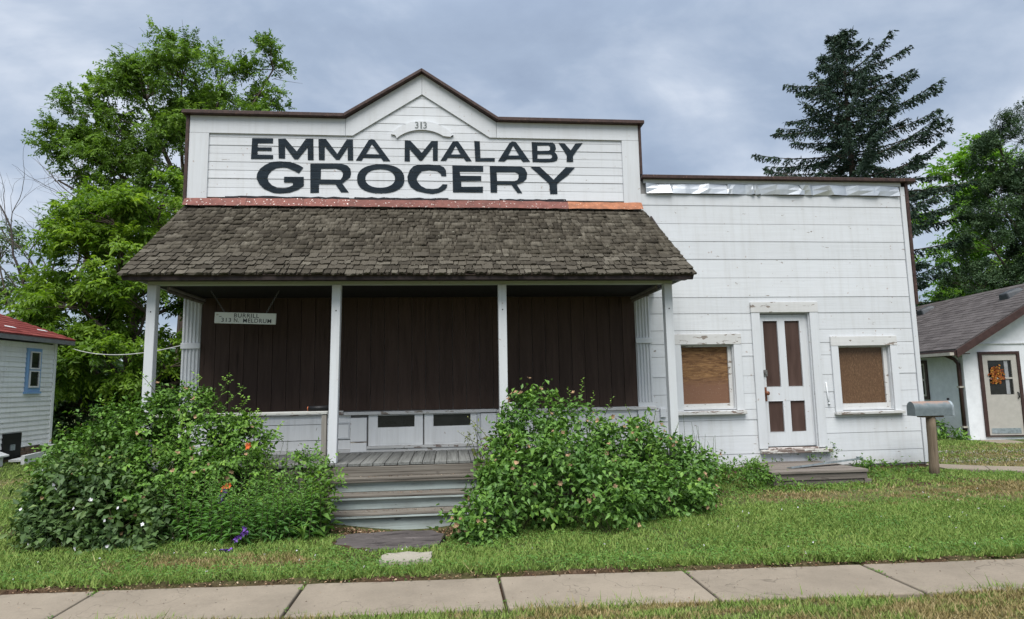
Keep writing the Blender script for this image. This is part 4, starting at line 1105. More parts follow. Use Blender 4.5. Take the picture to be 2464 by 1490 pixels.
    tag(MB().tube(pts, .009, 6).build('cable', m_plain('white_cable', (.5, .5, .48), .6)), 'thin white cable slung from the clapboard house to the grocery', 'cable')
left_house()

# ------------------------------------------------------------------ right neighbour: white house with brown trim
RM = Matrix.Translation((12.02, 4.1, 0)) @ Matrix.Rotation(RAD(-10), 4, 'Z')      # local x along the front, y to the back
def right_house():
    H = thing('neighbour_house', 'low white house with grey shingle roof and brown trim at the right edge', 'house', tuple(RM @ Vector((2.3, 4, .1))))
    wp = m_plain('white_stucco', (.74, .76, .78), .8, mottle=.10, scale=5, bump=.3)
    br = m_plain('dark_brown_house_trim', (.055, .030, .026), .5, mottle=.3)
    gm = m_plain('grey_white_screen_door', (.42, .40, .36), .6, mottle=.08)
    S = .64
    def P(v): return [RM @ Vector(q) for q in v]
    def bx(n, m, par, *a, bv=0): return boxo(n, m, par, *a, bv=bv, M=RM)
    bx('side_wall', wp, H, 0, .12, .14, 9, .08, 2.30)
    bx('far_side_wall', wp, H, 4.6, 4.72, .14, 9, .08, 2.30)
    dx0, dx1, dz0, dz1 = .34, 1.25, .20, 2.16
    MB().prism([(0, .08), (4.72, .08), (4.72, 2.32), (2.36, 2.32+2.36*S-.02), (0, 2.32)], 0, .12, [[(dx0+.06, .20), (dx1-.06, .20), (dx1-.06, dz1-.06), (dx0+.06, dz1-.06)]], M=RM).build('front_wall', wp, H)
    bx('gable_trim', m_plain('white_gable_trim', (.70, .72, .73), .7), H, .35, 4.3, -.03, -.004, 2.335, 2.36)
    MB().prism([(0, .0), (4.72, 0), (4.72, .085), (0, .085)], -.02, .14, M=RM).build('base', CONC, H)
    # roof
    o = Vector((-.32, -.30, 2.26-.32*S*0)); 
    rt = MB()
    e = .32
    zE, zR = 2.30-e*S*.35, 2.30+2.36*S+.07
    A = [(-e, -.32, zE), (2.36, -.32, zR), (4.72+e, -.32, zE), (-e, 9.3, zE), (2.36, 9.3, zR), (4.72+e, 9.3, zE)]
    A2 = [(x, y, z-.09) for x, y, z in A]
    rt.add(P(A+A2), [(0, 1, 4, 3), (1, 2, 5, 4), (6, 9, 10, 7), (7, 10, 11, 8), (0, 6, 7, 1), (1, 7, 8, 2), (3, 4, 10, 9), (4, 5, 11, 10), (0, 3, 9, 6), (2, 8, 11, 5)])
    gcol = [(.075, .066, .064), (.105, .094, .090), (.125, .112, .108), (.09, .08, .077)]
    r = rt.build('roof', m_plain('grey_roof_base', (.085, .075, .072), .9), H)
    sm = m_shingle('grey_asphalt_shingle', gcol, wear=.12); sf = m_shingle('grey_asphalt_shingle_field', gcol, attr='tint', wear=.12)
    up = (RM.to_3x3() @ Vector((2.36+e, 0, zR-zE))); al = RM.to_3x3() @ Vector((0, 1, 0))
    tab_shingles(r, RM @ Vector((-e, -.32, zE)), al, up, int(up.length/.145)+1, 30, .31, .145, sm, sf, 300, seed=8, clip=lambda v: (0, 9.3))
    # rake board, fascia, gutter
    for s in (1, -1):
        q = [(2.36-s*(2.36+e), zE-.20), (2.36, zR-.20), (2.36, zR-.02), (2.36-s*(2.36+e), zE-.02)]
        MB().prism(q if s > 0 else q[::-1], -.36, -.325, M=RM).build('rake_board', br, H)
    bx('fascia', br, H, -e-.03, -e-.004, -.32, 9.3, zE-.16, zE-.03)
    gt = m_plain('cream_gutter', (.45, .42, .36), .6)
    bx('gutter', gt, H, -e-.13, -e-.034, -.30, 9.3, zE-.145, zE-.075)
    bx('soffit', br, H, -e+.002, -.002, -.30, 9.3, zE-.12, zE-.10)
    dn = MB().tube(P([(-e-.05, .12, zE-.10), (-.12, .12, zE-.22), (-.05, .10, zE-.34), (-.05, .10, .16)]), .042, 8)
    dsp = dn.build('downspout', br, H)
    for z in (1.33, .40): MB().box(-.10, .0, .045, .155, z, z+.04, M=RM).build('strap', gt, dsp)
    # side window
    w = bx('window', br, H, -.03, -.002, 1.45, 2.35, 1.02, 2.02)
    bx('sash', gt, w, -.045, -.032, 1.53, 2.27, 1.10, 1.94)
    bx('pane', GLASS, w, -.052, -.047, 1.58, 2.22, 1.55, 1.89); bx('pane', GLASS, w, -.052, -.047, 1.58, 2.22, 1.15, 1.49)
    # screen door
    MB().prism([(dx0, dz0), (dx1, dz0), (dx1, dz1), (dx0, dz1)], -.04, .06, [[(dx0+.075, dz0+.02), (dx1-.065, dz0+.02), (dx1-.065, dz1-.06), (dx0+.075, dz1-.06)]], M=RM).build('door_frame', br, H)
    x0, x1, z0, z1 = dx0+.078, dx1-.068, dz0+.03, dz1-.065
    d = MB().prism([(x0, z0), (x1, z0), (x1, z1), (x0, z1)], -.015, .02, [[(x0+.12, z0+.93), (x1-.12, z0+.93), (x1-.12, z1-.14), (x0+.12, z1-.14)]], M=RM).build('screen_door', gm, H)
    zc = (z0+.93+z1-.14)/2-.02
    bx('crossbar', gm, d, x0+.121, x1-.121, -.012, .012, zc-.018, zc+.018)
    bx('pane', GLASS, d, x0+.115, x1-.115, .013, .018, z0+.92, z1-.13)
    bx('inner_door_rail', m_plain('pale_inner_door', (.30, .31, .32), .7), d, x1-.27, x1-.19, .006, .012, z0+.94, z1-.15)
    bx('kick_plate', GALV, d, x0+.06, x1-.06, -.021, -.016, z0+.04, z0+.16)
    MB().tube(P([(x1-.05, -.02, z0+.98), (x1-.045, -.05, z0+.96), (x1-.045, -.05, z0+.86), (x1-.05, -.02, z0+.84)]), .013, 6).build('handle', BLACK, d)
    # lamp, number, letter box
    lm = MB().tube(P([(1.48, -.005, 2.10), (1.48, -.05, 2.10)]), .05, 10).tube(P([(1.48, -.05, 2.10), (1.52, -.11, 2.11), (1.56, -.13, 2.06)]), .025, 8).build('wall_lamp', br, H)
    MB().tube(P([(1.565, -.13, 2.05), (1.572, -.13, 1.94)]), [.05, .042], 10).build('lamp_shade', m_plain('frosted_shade', (.45, .43, .36), .4), lm)
    pl = bx('number_plate', BLACK, H, 1.395, 1.72, -.025, -.004, 1.73, 1.895)
    text_part('numeral', '315', m_plain('white_numeral', (.8, .8, .8), .6), pl, RM @ Matrix.Translation((1.475, -.028, 1.765)), 1, width=.19, height=.095)
    lb = bx('letter_box', BLACK, H, 1.58, 1.86, -.14, -.004, 1.16, 1.40, bv=.01)
    bx('lid', BLACK, lb, 1.57, 1.87, -.16, -.002, 1.402, 1.43)
    # roof vents
    upn = up.normalized(); nn = al.cross(upn).normalized(); nn = nn if nn.z > 0 else -nn
    B = Matrix((al.normalized(), upn, nn)).transposed().to_4x4()
    for (v, u) in ((2.62, 5.0), (2.60, 1.25)):
        T = Matrix.Translation((RM @ Vector((-e, -.32, zE)))+al*u+upn*v) @ B
        vt = MB().add([T @ Vector(q) for q in [(-.19, -.22, .01), (.19, -.22, .01), (.19, .22, .01), (-.19, .22, .01), (-.15, -.17, .15), (.15, -.17, .15), (.15, .18, .10), (-.15, .18, .10)]],
                 [(4, 5, 6, 7), (0, 1, 5, 4), (1, 2, 6, 5), (2, 3, 7, 6), (3, 0, 4, 7)]).build('roof_vent', m_plain('dark_vent_metal', (.07, .075, .08), .5, .3), H)
        bevel(vt, .02)
    # wreath
    wr = thing('wreath', 'orange and yellow autumn wreath hanging behind the screen door glass', 'wreath', tuple(RM @ Vector((.63, -.02, 1.68))))
    r_ = random.Random(5); V = []; F = []; T = []
    cols = []
    c = Vector((x0+.12+.17, -.022, z1-.14-.34))
    for i in range(170):
        a = r_.uniform(0, 2*math.pi); q = r_.gauss(.105, .035)
        p = c+Vector((q*math.cos(a), r_.uniform(-.015, .010), q*1.25*math.sin(a)))
        b = r_.uniform(0, 6.28); l = .055
        d1 = Vector((math.cos(b), -.25, math.sin(b)))*l; d2 = Vector((-math.sin(b), r_.uniform(-.3, .3), math.cos(b)))*l*.4
        n0 = len(V); V += [tuple(RM @ (p-d1*.5)), tuple(RM @ (p+d2)), tuple(RM @ (p+d1*.5)), tuple(RM @ (p-d2))]; F.append((n0, n0+1, n0+2, n0+3)); T += [r_.random()]*4
    t = NT('autumn_leaves'); t.bsdf(t.ramp(t.attr('tint'), [(0, (.16, .03, .008)), (.4, (.30, .075, .010)), (.7, (.36, .17, .02)), (1, (.12, .018, .008))]), .7)
    np_mesh('leaves', np.array(V), np.array(F), t.mat, wr, {'tint': T})
    # porch slab before the door
    bx('door_slab', CONC, H, .1, 3.6, -.95, -.022, .0, .13, bv=.01)
right_house()
# concrete path by the mailbox
def path():
    p = bpy.data.objects.new('garden_path', None); C.objects.link(p); tag(p, kind='structure')
    L = [(7.72, -.30), (8.25, -.52), (9.0, -.90), (10.2, -1.35), (11.6, -1.85), (13.2, -2.35)]
    R = [(7.78, .42), (8.6, -.02), (9.3, -.32), (10.5, -.72), (11.9, -1.22), (13.5, -1.7)]
    for i in range(5):
        q = [L[i], L[i+1], R[i+1], R[i]]
        cx = sum(a for a, b in q)/4; cy = sum(b for a, b in q)/4
        q = [(cx+(a-cx)*.985, cy+(b-cy)*.985) for a, b in q]
        z = [float(ground_z(a, b)) for a, b in q]
        vs = [(a, b, zz+.03) for (a, b), zz in zip(q, z)]+[(a, b, zz-.06) for (a, b), zz in zip(q, z)]
        MB().add(vs, [(0, 1, 2, 3), (7, 6, 5, 4), (0, 4, 5, 1), (1, 5, 6, 2), (2, 6, 7, 3), (3, 7, 4, 0)]).build('slab', CONC, p)
path()

# ------------------------------------------------------------------ plants: helpers
def unit(a): return a/np.maximum(np.linalg.norm(a, axis=-1, keepdims=True), 1e-9)
def leaf_arrays(P, D, N, L, W, tint, fold=.25, curl=.15):
    """diamond leaves folded on the midrib: base P, axis D, upper side N"""
    D = unit(D); S = unit(np.cross(D, N)); N2 = np.cross(S, D)
    L = L[:, None]; W = W[:, None]
    m = P+D*L*.45
    a = m+S*W*.5+N2*W*fold; b = m-S*W*.5+N2*W*fold
    t = P+D*L-N2*L*curl
    V = np.stack([P, a, t, b], 1).reshape(-1, 3)
    i = np.arange(len(P), dtype=np.int32)*4
    F = np.concatenate([np.stack([i, i+1, i+2], 1), np.stack([i, i+2, i+3], 1)], 0)
    return V, F, np.repeat(tint, 4)
def join(parts):
    V = []; F = []; T = []; n = 0
    for v, f, t in parts:
        V.append(v); F.append(f+n); T.append(t); n += len(v)
    return np.concatenate(V), np.concatenate(F), np.concatenate(T)
def sample_blobs(blobs, n, r, shell=.55, reject=.72):
    """points spread near the skins of a union of ellipsoids (few deep inside)"""
    B = np.array([b[:6] for b in blobs], float)
    area = np.array([(b[3]*b[4]+b[3]*b[5]+b[4]*b[5]) for b in B]); pr = area/area.sum()
    out = []; nor = []
    need = n
    while need > 0:
        k = r.choice(len(B), int(need*1.6)+20, p=pr)
        d = unit(r.normal(size=(len(k), 3)))
        rad = shell+(1.04-shell)*r.random(len(k))**.6
        p = B[k, :3]+d*B[k, 3:6]*rad[:, None]
        ok = np.ones(len(k), bool)
        for j in range(len(B)):
            q = np.linalg.norm((p-B[j, :3])/B[j, 3:6], axis=1)
            ok &= ~((q < reject) & (k != j))
        out.append(p[ok]); nor.append(unit(d[ok]/B[k[ok], 3:6])); need -= ok.sum()
    return np.concatenate(out)[:n], np.concatenate(nor)[:n]
BARK = m_wood('grey_brown_bark', (.055, .042, .033), (.16, .13, .105), 'z', .95, .1, knots=False)
DEADBARK = m_wood('dead_branch_bark', (.07, .055, .05), (.17, .145, .13), 'z', .95, .1, knots=False)

def limbs(mb, base, top, blobs, tips, r0, r, twig=.012, wig=.25, nmain=None):
    """trunk, one limb per blob, and a thin curved twig to every tip"""
    base, top = np.array(base, float), np.array(top, float)
    n = 7; tr = [base+(top-base)*i/n+np.array([r.normal()*wig*.3, r.normal()*wig*.3, 0])*(i > 0) for i in range(n+1)]
    rad = [r0*(1.25 if i == 0 else 1-.72*i/n) for i in range(n+1)]
    mb.tube(tr, rad, 9, cap=False)
    skel = [np.array(tr)]; srad = [np.array(rad)]
    for b in blobs:
        c = np.array(b[:3]); s = int(np.clip(n*(.25+.6*r.random()), 1, n-1))
        for q in range(n):
            if tr[q][2] < c[2]-abs(c-tr[q])[:2].sum()*.35: s = max(1, q)
        a = tr[s]; mid = a*.5+c*.5+np.array([0, 0, -.12*np.linalg.norm(c-a)])+r.normal(size=3)*wig*.4
        pts = [a*(1-t)**2+2*mid*t*(1-t)+c*t*t for t in np.linspace(0, 1, 7)]
        ra = np.linspace(rad[s]*.6, .03 if r0 > .12 else r0*.25, 7)
        mb.tube(pts, list(ra), 6, cap=False); skel.append(np.array(pts)); srad.append(ra)
    S = np.concatenate(skel); 
    for p in tips:
        d = np.linalg.norm(S-p, axis=1)+np.maximum(0, S[:, 2]-p[2])*.8
        a = S[np.argmin(d)]
        mid = (a+p)/2+np.array([0, 0, .12*np.linalg.norm(p-a)])+r.normal(size=3)*wig*.25
        pts = [a*(1-t)**2+2*mid*t*(1-t)+p*t*t for t in np.linspace(0, 1, 5)]
        mb.tube(pts, list(np.linspace(twig*1.8, twig*.5, 5)), 4, cap=False)
    return S
def crown_leaves(tips, nrm, per, spread, L, W, r, droop=.35, flat=.55, tipdrift=.12, outward=.5):
    """leafy twigs: six short twigs leave every tip and carry the leaves alternately"""
    n = len(tips); nt = 6; pl = max(3, per//nt)
    d = unit(nrm[:, None, :]*outward*1.6+r.normal(size=(n, nt, 3))*np.array([1, 1, flat])*.8+np.array([0, 0, .25-droop*.5]))
    ln = spread*(1.1+1.5*r.random((n, nt, 1)))
    st = tips[:, None, :]+r.normal(size=(n, nt, 3))*spread*.45
    s = (np.arange(pl)+.5)/pl
    u = s[None, None, :, None]
    P = st[:, :, None, :]+d[:, :, None, :]*ln[:, :, None, :]*u
    P[..., 2] -= droop*ln*(s[None, None, :]**2)*.75
    P = P+r.normal(size=P.shape)*spread*.05
    side = unit(np.cross(d, np.array([0, 0, 1.])+r.normal(size=d.shape)*.5))
    sg = np.where(np.arange(pl) % 2 == 0, 1., -1.)[None, None, :, None]
    D = d[:, :, None, :]*.6+side[:, :, None, :]*sg*.9+r.normal(size=P.shape)*.28-np.array([0, 0, droop*.9])
    N = np.array([0, 0, 1.])+nrm[:, None, None, :]*.5+r.normal(size=P.shape)*.45
    ct = .5+r.normal(size=(n, 1, 1))*tipdrift+r.normal(size=(n, nt, 1))*.07
    tint = np.clip(ct+.12*(s[None, None, :]-.4)+r.normal(size=P.shape[:3])*.10, 0, 1)
    P, D, N, tint = P.reshape(-1, 3), D.reshape(-1, 3), N.reshape(-1, 3), tint.ravel()
    k = len(P)
    return leaf_arrays(P, D, unit(N), L*(.65+.6*r.random(k)), W*(.7+.5*r.random(k)), tint)
def tree(name, label, base, top, blobs, ntips, per, spread, L, W, leafmat, r0, seed, group=None, droop=.35, flat=.55, bark=BARK, dead=0, shell=.5, twig=.012, reject=.7, tipdrift=.12, clump=5):
    r = np.random.default_rng(seed)
    t = thing(name, label, 'tree', tuple(base), group)
    nc = max(12, ntips//clump)
    cen, cn = sample_blobs(blobs, nc, r, shell, reject)
    kk = r.integers(0, nc, ntips)
    tips = cen[kk]+r.normal(size=(ntips, 3))*spread*np.array([1.25, 1.25, .8]); nrm = unit(cn[kk]+r.normal(size=(ntips, 3))*.3)
    mb = MB()
    limbs(mb, base, top, blobs, tips[::3 if ntips < 2000 else 9], r0, r, twig)
    if dead:                                               # bare twigs poking out of the crown
        dt, dn = sample_blobs(blobs, dead, r, .95, .9)
        for p, q in zip(dt, dn):
            a = p-q*.5; e = p+unit(q+r.normal(size=3)*.5+np.array([0, 0, .4]))*r.uniform(.3, .8)
            mb.tube([a, (a+e)/2+r.normal(size=3)*.06, e], [.012, .008, .003], 3, cap=False)
    mb.build('trunk', bark, t)
    V, F, T = crown_leaves(tips, nrm, per, spread, L, W, r, droop, flat, tipdrift)
    np_mesh('crown', V, F, leafmat, t, {'tint': T})
    return t

# ------------------------------------------------------------------ trees behind
LF_ELM = m_leaf('elm_leaf', [(0, (0.068, 0.127, 0.023)), (.45, (0.143, 0.250, 0.042)), (.8, (0.264, 0.395, 0.067)), (1, (0.481, 0.547, 0.106))], .3)
LF_BOX = m_leaf('box_elder_leaf', [(0, (0.061, 0.125, 0.016)), (.4, (0.137, 0.241, 0.027)), (.75, (0.246, 0.372, 0.040)), (1, (0.360, 0.472, 0.067))], .4)
LF_DARK = m_leaf('dark_hedge_leaf', [(0, (0.026, 0.055, 0.019)), (.5, (0.050, 0.104, 0.029)), (1, (0.098, 0.176, 0.048))], .25)
LF_JUN = m_leaf('juniper_spray', [(0, (0.029, 0.062, 0.029)), (.5, (0.060, 0.110, 0.048)), (.85, (0.104, 0.163, 0.066)), (1, (0.175, 0.216, 0.083))], .1, .6)
LF_BRIGHT = m_leaf('bright_ash_leaf', [(0, (0.087, 0.196, 0.026)), (.5, (0.175, 0.335, 0.042)), (1, (0.321, 0.490, 0.067))], .4)
LF_SPR = m_leaf('spruce_needles', [(0, (0.017, 0.038, 0.024)), (.5, (0.032, 0.063, 0.037)), (.86, (0.056, 0.091, 0.045)), (.94, (0.153, 0.127, 0.048)), (1, (0.240, 0.153, 0.064))], .05, .65)
LF_OLIVE = m_leaf('grey_green_leaf', [(0, (0.071, 0.119, 0.046)), (.5, (0.137, 0.210, 0.074)), (1, (0.232, 0.315, 0.116))], .3)

tree('elm_tree', 'tall ragged elm with grey-green leaves and bare twigs behind the store roof', (-9.6, 14, .1), (-9.7, 14, 10.2),
     [(-12.4, 14, 11.6, 1.6, 1.6, 1.6), (-11.3, 14.2, 12.5, 1.4, 1.5, 1.5), (-9.9, 13.8, 13.2, 1.5, 1.6, 1.55), (-8.6, 14.2, 12.9, 1.3, 1.4, 1.55), (-10.6, 13.6, 10.8, 1.9, 1.8, 1.5),
      (-12.3, 13.8, 9.6, 1.3, 1.3, 1.0), (-8.6, 14, 11.4, 1.4, 1.4, 1.3), (-7.0, 14.3, 12.3, .75, .8, 1.5), (-6.75, 14.3, 13.9, .55, .6, 1.15), (-7.5, 14.2, 10.8, 1.3, 1.2, 1.0),
      (-12.6, 13.8, 8.0, 1.5, 1.4, .9), (-13.6, 13.8, 10.6, .8, .8, .6), (-14.0, 13.8, 9.2, .6, .7, .45), (-10.8, 13.8, 8.5, 1.6, 1.6, 1.2), (-8.6, 14, 9.0, 1.2, 1.2, 1.0), (-13.4, 13.8, 7.4, 1.0, 1.0, .6)],
     1250, 84, .20, .12, .062, LF_ELM, .34, 11, dead=120, droop=.25, flat=1.0, shell=.5, tipdrift=.16, clump=6)
tree('box_elder', 'broad bright yellow-green box elder between the white house and the store', (-9.2, 9.9, .1), (-9.3, 9.9, 5.0),
     [(-8.6, 9.7, 7.0, 1.1, 1.2, 1.0), (-9.8, 9.6, 6.5, 1.1, 1.2, 1.0), (-8.0, 9.9, 5.6, 1.1, 1.2, 1.1), (-10.4, 9.5, 5.4, 1.0, 1.2, .95), (-9.4, 9.1, 5.2, 1.3, 1.3, 1.1), (-10.9, 9.6, 4.2, .85, 1.1, .8),
      (-10.2, 9.0, 3.9, 1.3, 1.2, 1.0), (-8.6, 9.1, 3.8, 1.4, 1.2, 1.1), (-7.2, 9.7, 3.6, 1.0, 1.1, 1.2), (-10.5, 9.2, 2.7, 1.0, 1.1, .8), (-9.5, 9.0, 2.5, 1.2, 1.1, .9), (-8.0, 9.1, 2.2, 1.2, 1.1, .9), (-6.6, 10, 5.0, 1.0, 1, 1.0), (-6.2, 10, 2.6, 1.1, 1, 1.3)],
     1050, 66, .19, .16, .066, LF_BOX, .22, 12, droop=.55, flat=.5, shell=.55, tipdrift=.19, clump=5)
tree('shrub_tree', 'dark leafy shrub mass filling the ground below the box elder', (-10.2, 10.9, .1), (-9.6, 10.9, 1.6),
     [(-11.2, 10.9, 1.2, 1.1, .8, 1.2), (-9.8, 10.7, 1.0, 1.2, .8, 1.1), (-8.3, 10.4, 1.0, 1.3, .8, 1.1), (-6.9, 10.4, 1.0, 1.3, .8, 1.1), (-12.6, 11.6, 1.2, 1.2, .8, 1.3), (-5.4, 10.5, 1.2, 1.2, .8, 1.3)],
     420, 60, .22, .16, .09, LF_DARK, .10, 13, droop=.5, shell=.5)
tree('roadside_tree', 'pale grey-green tree low behind the red roofed house', (-17.6, 18, .1), (-17.5, 18, 4.5),
     [(-17.9, 18, 5.4, 1.2, 1.2, 1.5), (-18.6, 18, 7.0, 1.0, 1.0, 1.2), (-16.5, 18, 4.3, 1.2, 1.1, 1.0), (-15.4, 18, 3.6, 1.2, 1, .9), (-17.2, 18, 3.2, 1.5, 1.2, 1.2), (-14.2, 18, 2.6, 1.3, 1, 1.2)],
     240, 70, .32, .15, .075, LF_OLIVE, .2, 14, dead=30, droop=.6)
def dead_tree():
    t = thing('dead_tree', 'bare grey dead tree rising behind the red roofed house', 'tree', (-17.0, 17, .1))
    r = np.random.default_rng(21); mb = MB()
    def grow(p, d, L, rad, lev):
        n = 5; pts = [p]; q = p.copy(); dd = d.copy()
        for i in range(n):
            dd = unit(dd+r.normal(size=3)*.16+np.array([0, 0, .04])); q = q+dd*L/n; pts.append(q.copy())
        mb.tube(pts, list(np.linspace(rad, rad*.55, n+1)), 6 if lev < 2 else 3, cap=False)
        if lev >= 5: return
        for k in range(3 if lev < 4 else 2):
            s = pts[-1] if k == 0 else pts[r.integers(2, n)]
            nd = unit(dd+r.normal(size=3)*(.55 if k else .3)*np.array([1.15, .5, .8])+np.array([0, 0, .15]))
            grow(s.copy(), nd, L*r.uniform(.55, .8), rad*(.58 if k == 0 else .45), lev+1)
    grow(np.array([-17.4, 17., .1]), np.array([.02, 0, 1.]), 4.6, .20, 0)
    grow(np.array([-17.3, 17., 3.6]), np.array([.42, 0, .8]), 2.4, .10, 1)
    mb.build('trunk', DEADBARK, t)
dead_tree()
def spruce():
    t = thing('spruce_tree', 'tall sparse blue-green spruce with drooping twigs behind the low annex', 'tree', (15.2, 12, .1))
    r = np.random.default_rng(31); mb = MB(); base = np.array([15.15, 12.0, .1]); H = 14.75
    mb.tube([(15.15, 12, .1), (15.18, 12, 5), (15.22, 12, 10), (15.25, 12, 14.6)], [.30, .22, .10, .02], 9, cap=False)
    PP = []; DD = []; TT = []; LL = []; NN = []
    def reach(z):
        prof = [(1.5, 3.0), (4, 3.3), (6.5, 3.55), (8.2, 3.9), (9.2, 3.7), (10.4, 2.9), (11.5, 3.1), (12.6, 2.0), (13.4, 2.35), (14.1, 1.1), (14.6, .55), (15, .25)]
        return float(np.interp(z, [a for a, b in prof], [b for a, b in prof]))
    z = 2.2; side = 0.0
    while z < 14.7:
        nb = 7 if z < 13 else 6
        side += r.uniform(.3, 1.1)
        for k in range(nb):
            az = side+2*math.pi*k/nb+r.normal()*.25
            zz = z+r.uniform(-.20, .20); R = reach(zz)*r.choice([.45, .7, .85, .95, 1.05], p=[.2, .2, .2, .2, .2])*r.uniform(.9, 1.06)
            if math.cos(az) > 0 and 12.2 < zz < 13.6: R *= 1.12
            rise = .00+.12*max(0, (zz-9)/6)+r.normal()*.08+(.22 if zz > 13.9 else 0)
            d = np.array([math.cos(az), math.sin(az), 0.]); n = 11
            pts = []
            for i in range(n+1):
                s = i/n
                pts.append(np.array([15.2, 12.0, zz])+d*R*s+np.array([0, 0, R*(rise*s-.16*s*(1-s)+.05*s*s*s)]))
            pts = np.array(pts)
            mb.tube(pts, list(np.linspace(.035, .008, n+1)), 4, cap=False)
            m = int(34*R)+14
            sv = r.uniform(.06, 1, m)**.85
            ii = sv*n; lo = np.minimum(ii.astype(int), n-1); fr = (ii-lo)[:, None]
            bp = pts[lo]*(1-fr)+pts[lo+1]*fr
            lat = np.array([-d[1], d[0], 0])
            sgn = r.choice([-1, 1], m)[:, None]
            ln = (.14+.42*(1-sv)*min(1, R/2)+.10*r.random(m))
            hang = r.uniform(.25, 1.1, m)[:, None]
            bd = unit(lat*sgn*r.uniform(.2, 1., m)[:, None]+d*.55-np.array([0, 0, 1.])*hang)
            for j in range(5):                             # needle sprays along each twig
                s = (j+.6)/5
                PP.append(bp+bd*(ln*s)[:, None]*.9-bd*.04+r.normal(size=(m, 3))*.012)
                DD.append(unit(bd+r.normal(size=(m, 3))*.35)); NN.append(r.normal(size=(m, 3))+np.array([0, 0, .4]))
                LL.append(.10+.06*r.random(m))
                tt = .38+.22*r.random(m)+.1*(sv-.5)
                if j == 4: tt = np.where((r.random(m) < .22+.3*(sv > .85)), .97, tt)
                TT.append(tt)
            q = 26                                         # bushy spine
            sv = r.uniform(.0, 1, q); ii = sv*n; lo = np.minimum(ii.astype(int), n-1); fr = (ii-lo)[:, None]
            PP.append(pts[lo]*(1-fr)+pts[lo+1]*fr+r.normal(size=(q, 3))*.03); DD.append(unit(d+r.normal(size=(q, 3))*.6)); NN.append(r.normal(size=(q, 3)))
            LL.append(np.full(q, .17)); TT.append(.4+.25*r.random(q))
        z += r.uniform(.34, .54)
    q = 1500; zz = r.uniform(3, 14.8, q)                    # foliage close round the trunk
    PP.append(np.stack([15.22+r.normal(size=q)*.22, 12+r.normal(size=q)*.22, zz], 1)); DD.append(unit(r.normal(size=(q, 3))*np.array([1, 1, .5]))); NN.append(r.normal(size=(q, 3))); LL.append(np.full(q, .25)); TT.append(r.uniform(.2, .5, q))
    P = np.concatenate(PP); D = np.concatenate(DD); N = np.concatenate(NN); L = np.concatenate(LL); T = np.concatenate(TT)
    mb.build('trunk', BARK, t)
    V, F, T2 = leaf_arrays(P, D, N, L, np.full(len(P), .05), np.clip(T, 0, 1), .1, .05)
    np_mesh('crown', V, F, LF_SPR, t, {'tint': T2})
spruce()
tree('juniper_tree', 'dense dark green juniper towering over the low house on the right', (20.50, 10.4, .1), (20.70, 10.4, 9.0),
     [(19.80, 10.2, 9.2, 1.0, 1.1, 1.1), (20.75, 10.2, 9.9, 1.2, 1.2, 1.3), (19.30, 10, 7.4, 1.0, 1.1, 1.1), (20.70, 9.7, 7.9, 1.2, 1.2, 1.2), (21.4, 10, 8.4, 1.2, 1.2, 1.4), (18.80, 10, 5.9, 1.1, 1.1, 1.1), (20.30, 9.6, 6.0, 1.3, 1.2, 1.2), (21.0, 9.8, 6.3, 1.4, 1.2, 1.4),
      (18.20, 10, 4.4, 1.1, 1.1, 1.0), (19.70, 9.6, 4.3, 1.3, 1.2, 1.1), (20.95, 9.8, 4.4, 1.4, 1.2, 1.3), (18.30, 10.2, 3.0, 1.2, 1.1, 1.2), (20.10, 10, 2.7, 1.4, 1.2, 1.4), (21.4, 10, 2.6, 1.4, 1.2, 1.5), (19.60, 10.3, 10.2, .5, .5, .5)],
     3600, 48, .105, .075, .034, LF_JUN, .3, 15, droop=-.1, flat=1.3, shell=.70, twig=.006, reject=.8, tipdrift=.14, clump=5)
tree('ash_tree', 'bright green leafy tree half hidden behind the dark juniper', (22.85, 15, .1), (22.85, 15, 8.0),
     [(22.45, 15, 10.2, 1.0, 1.1, 1.2), (23.45, 15, 10.9, .9, 1.0, .9), (21.75, 15, 8.6, .9, 1.0, 1.2), (23.05, 14.8, 8.6, 1.3, 1.2, 1.4), (21.85, 15, 6.6, 1.0, 1.0, 1.1), (23.25, 15, 6.2, 1.4, 1.2, 1.4), (21.45, 15, 4.6, 1.2, 1.1, 1.2), (20.25, 15.5, 3.2, 1.4, 1.2, 1.3)],
     420, 60, .24, .18, .10, LF_BRIGHT, .22, 16, droop=.4)
tree('yard_tree', 'olive green bushy tree in the gap between the annex and the low house', (17.2, 14.5, .1), (17.2, 14.5, 3.4),
     [(16.9, 14.5, 4.2, 1.2, 1.1, 1.1), (18.0, 14.6, 3.4, 1.2, 1.1, 1.1), (15.6, 14.6, 3.6, 1.2, 1.1, 1.0), (16.6, 14.3, 2.2, 1.5, 1.1, 1.2), (18.6, 14.5, 2.0, 1.4, 1.1, 1.2)],
     320, 60, .24, .15, .075, LF_OLIVE, .16, 17, dead=40, droop=.4)
# far off woods that close the horizon
def far_woods():
    r = np.random.default_rng(77); n = 26000
    a = r.uniform(-1.35, 1.35, n)+.1; R = r.uniform(60, 78, n)
    x = R*np.sin(a); y = R*np.cos(a)-9.6
    top = 4.2+2.2*wob(x*.05, y*.05, 2.0)+1.2*wob(x*.2, y*.1, 2.0)
    z = top*r.random(n)**.8
    P = np.stack([x, y, z], 1)
    V, F, T = leaf_arrays(P, r.normal(size=(n, 3)), np.tile([0, -.4, 1.], (n, 1))+r.normal(size=(n, 3))*.4, r.uniform(.9, 1.6, n), r.uniform(.6, 1.0, n), r.random(n))
    o = np_mesh('distant_woods', V, F, LF_DARK, None, {'tint': T}); tag(o, 'distant dark green woods along the horizon', 'woods', kind='stuff')
far_woods()

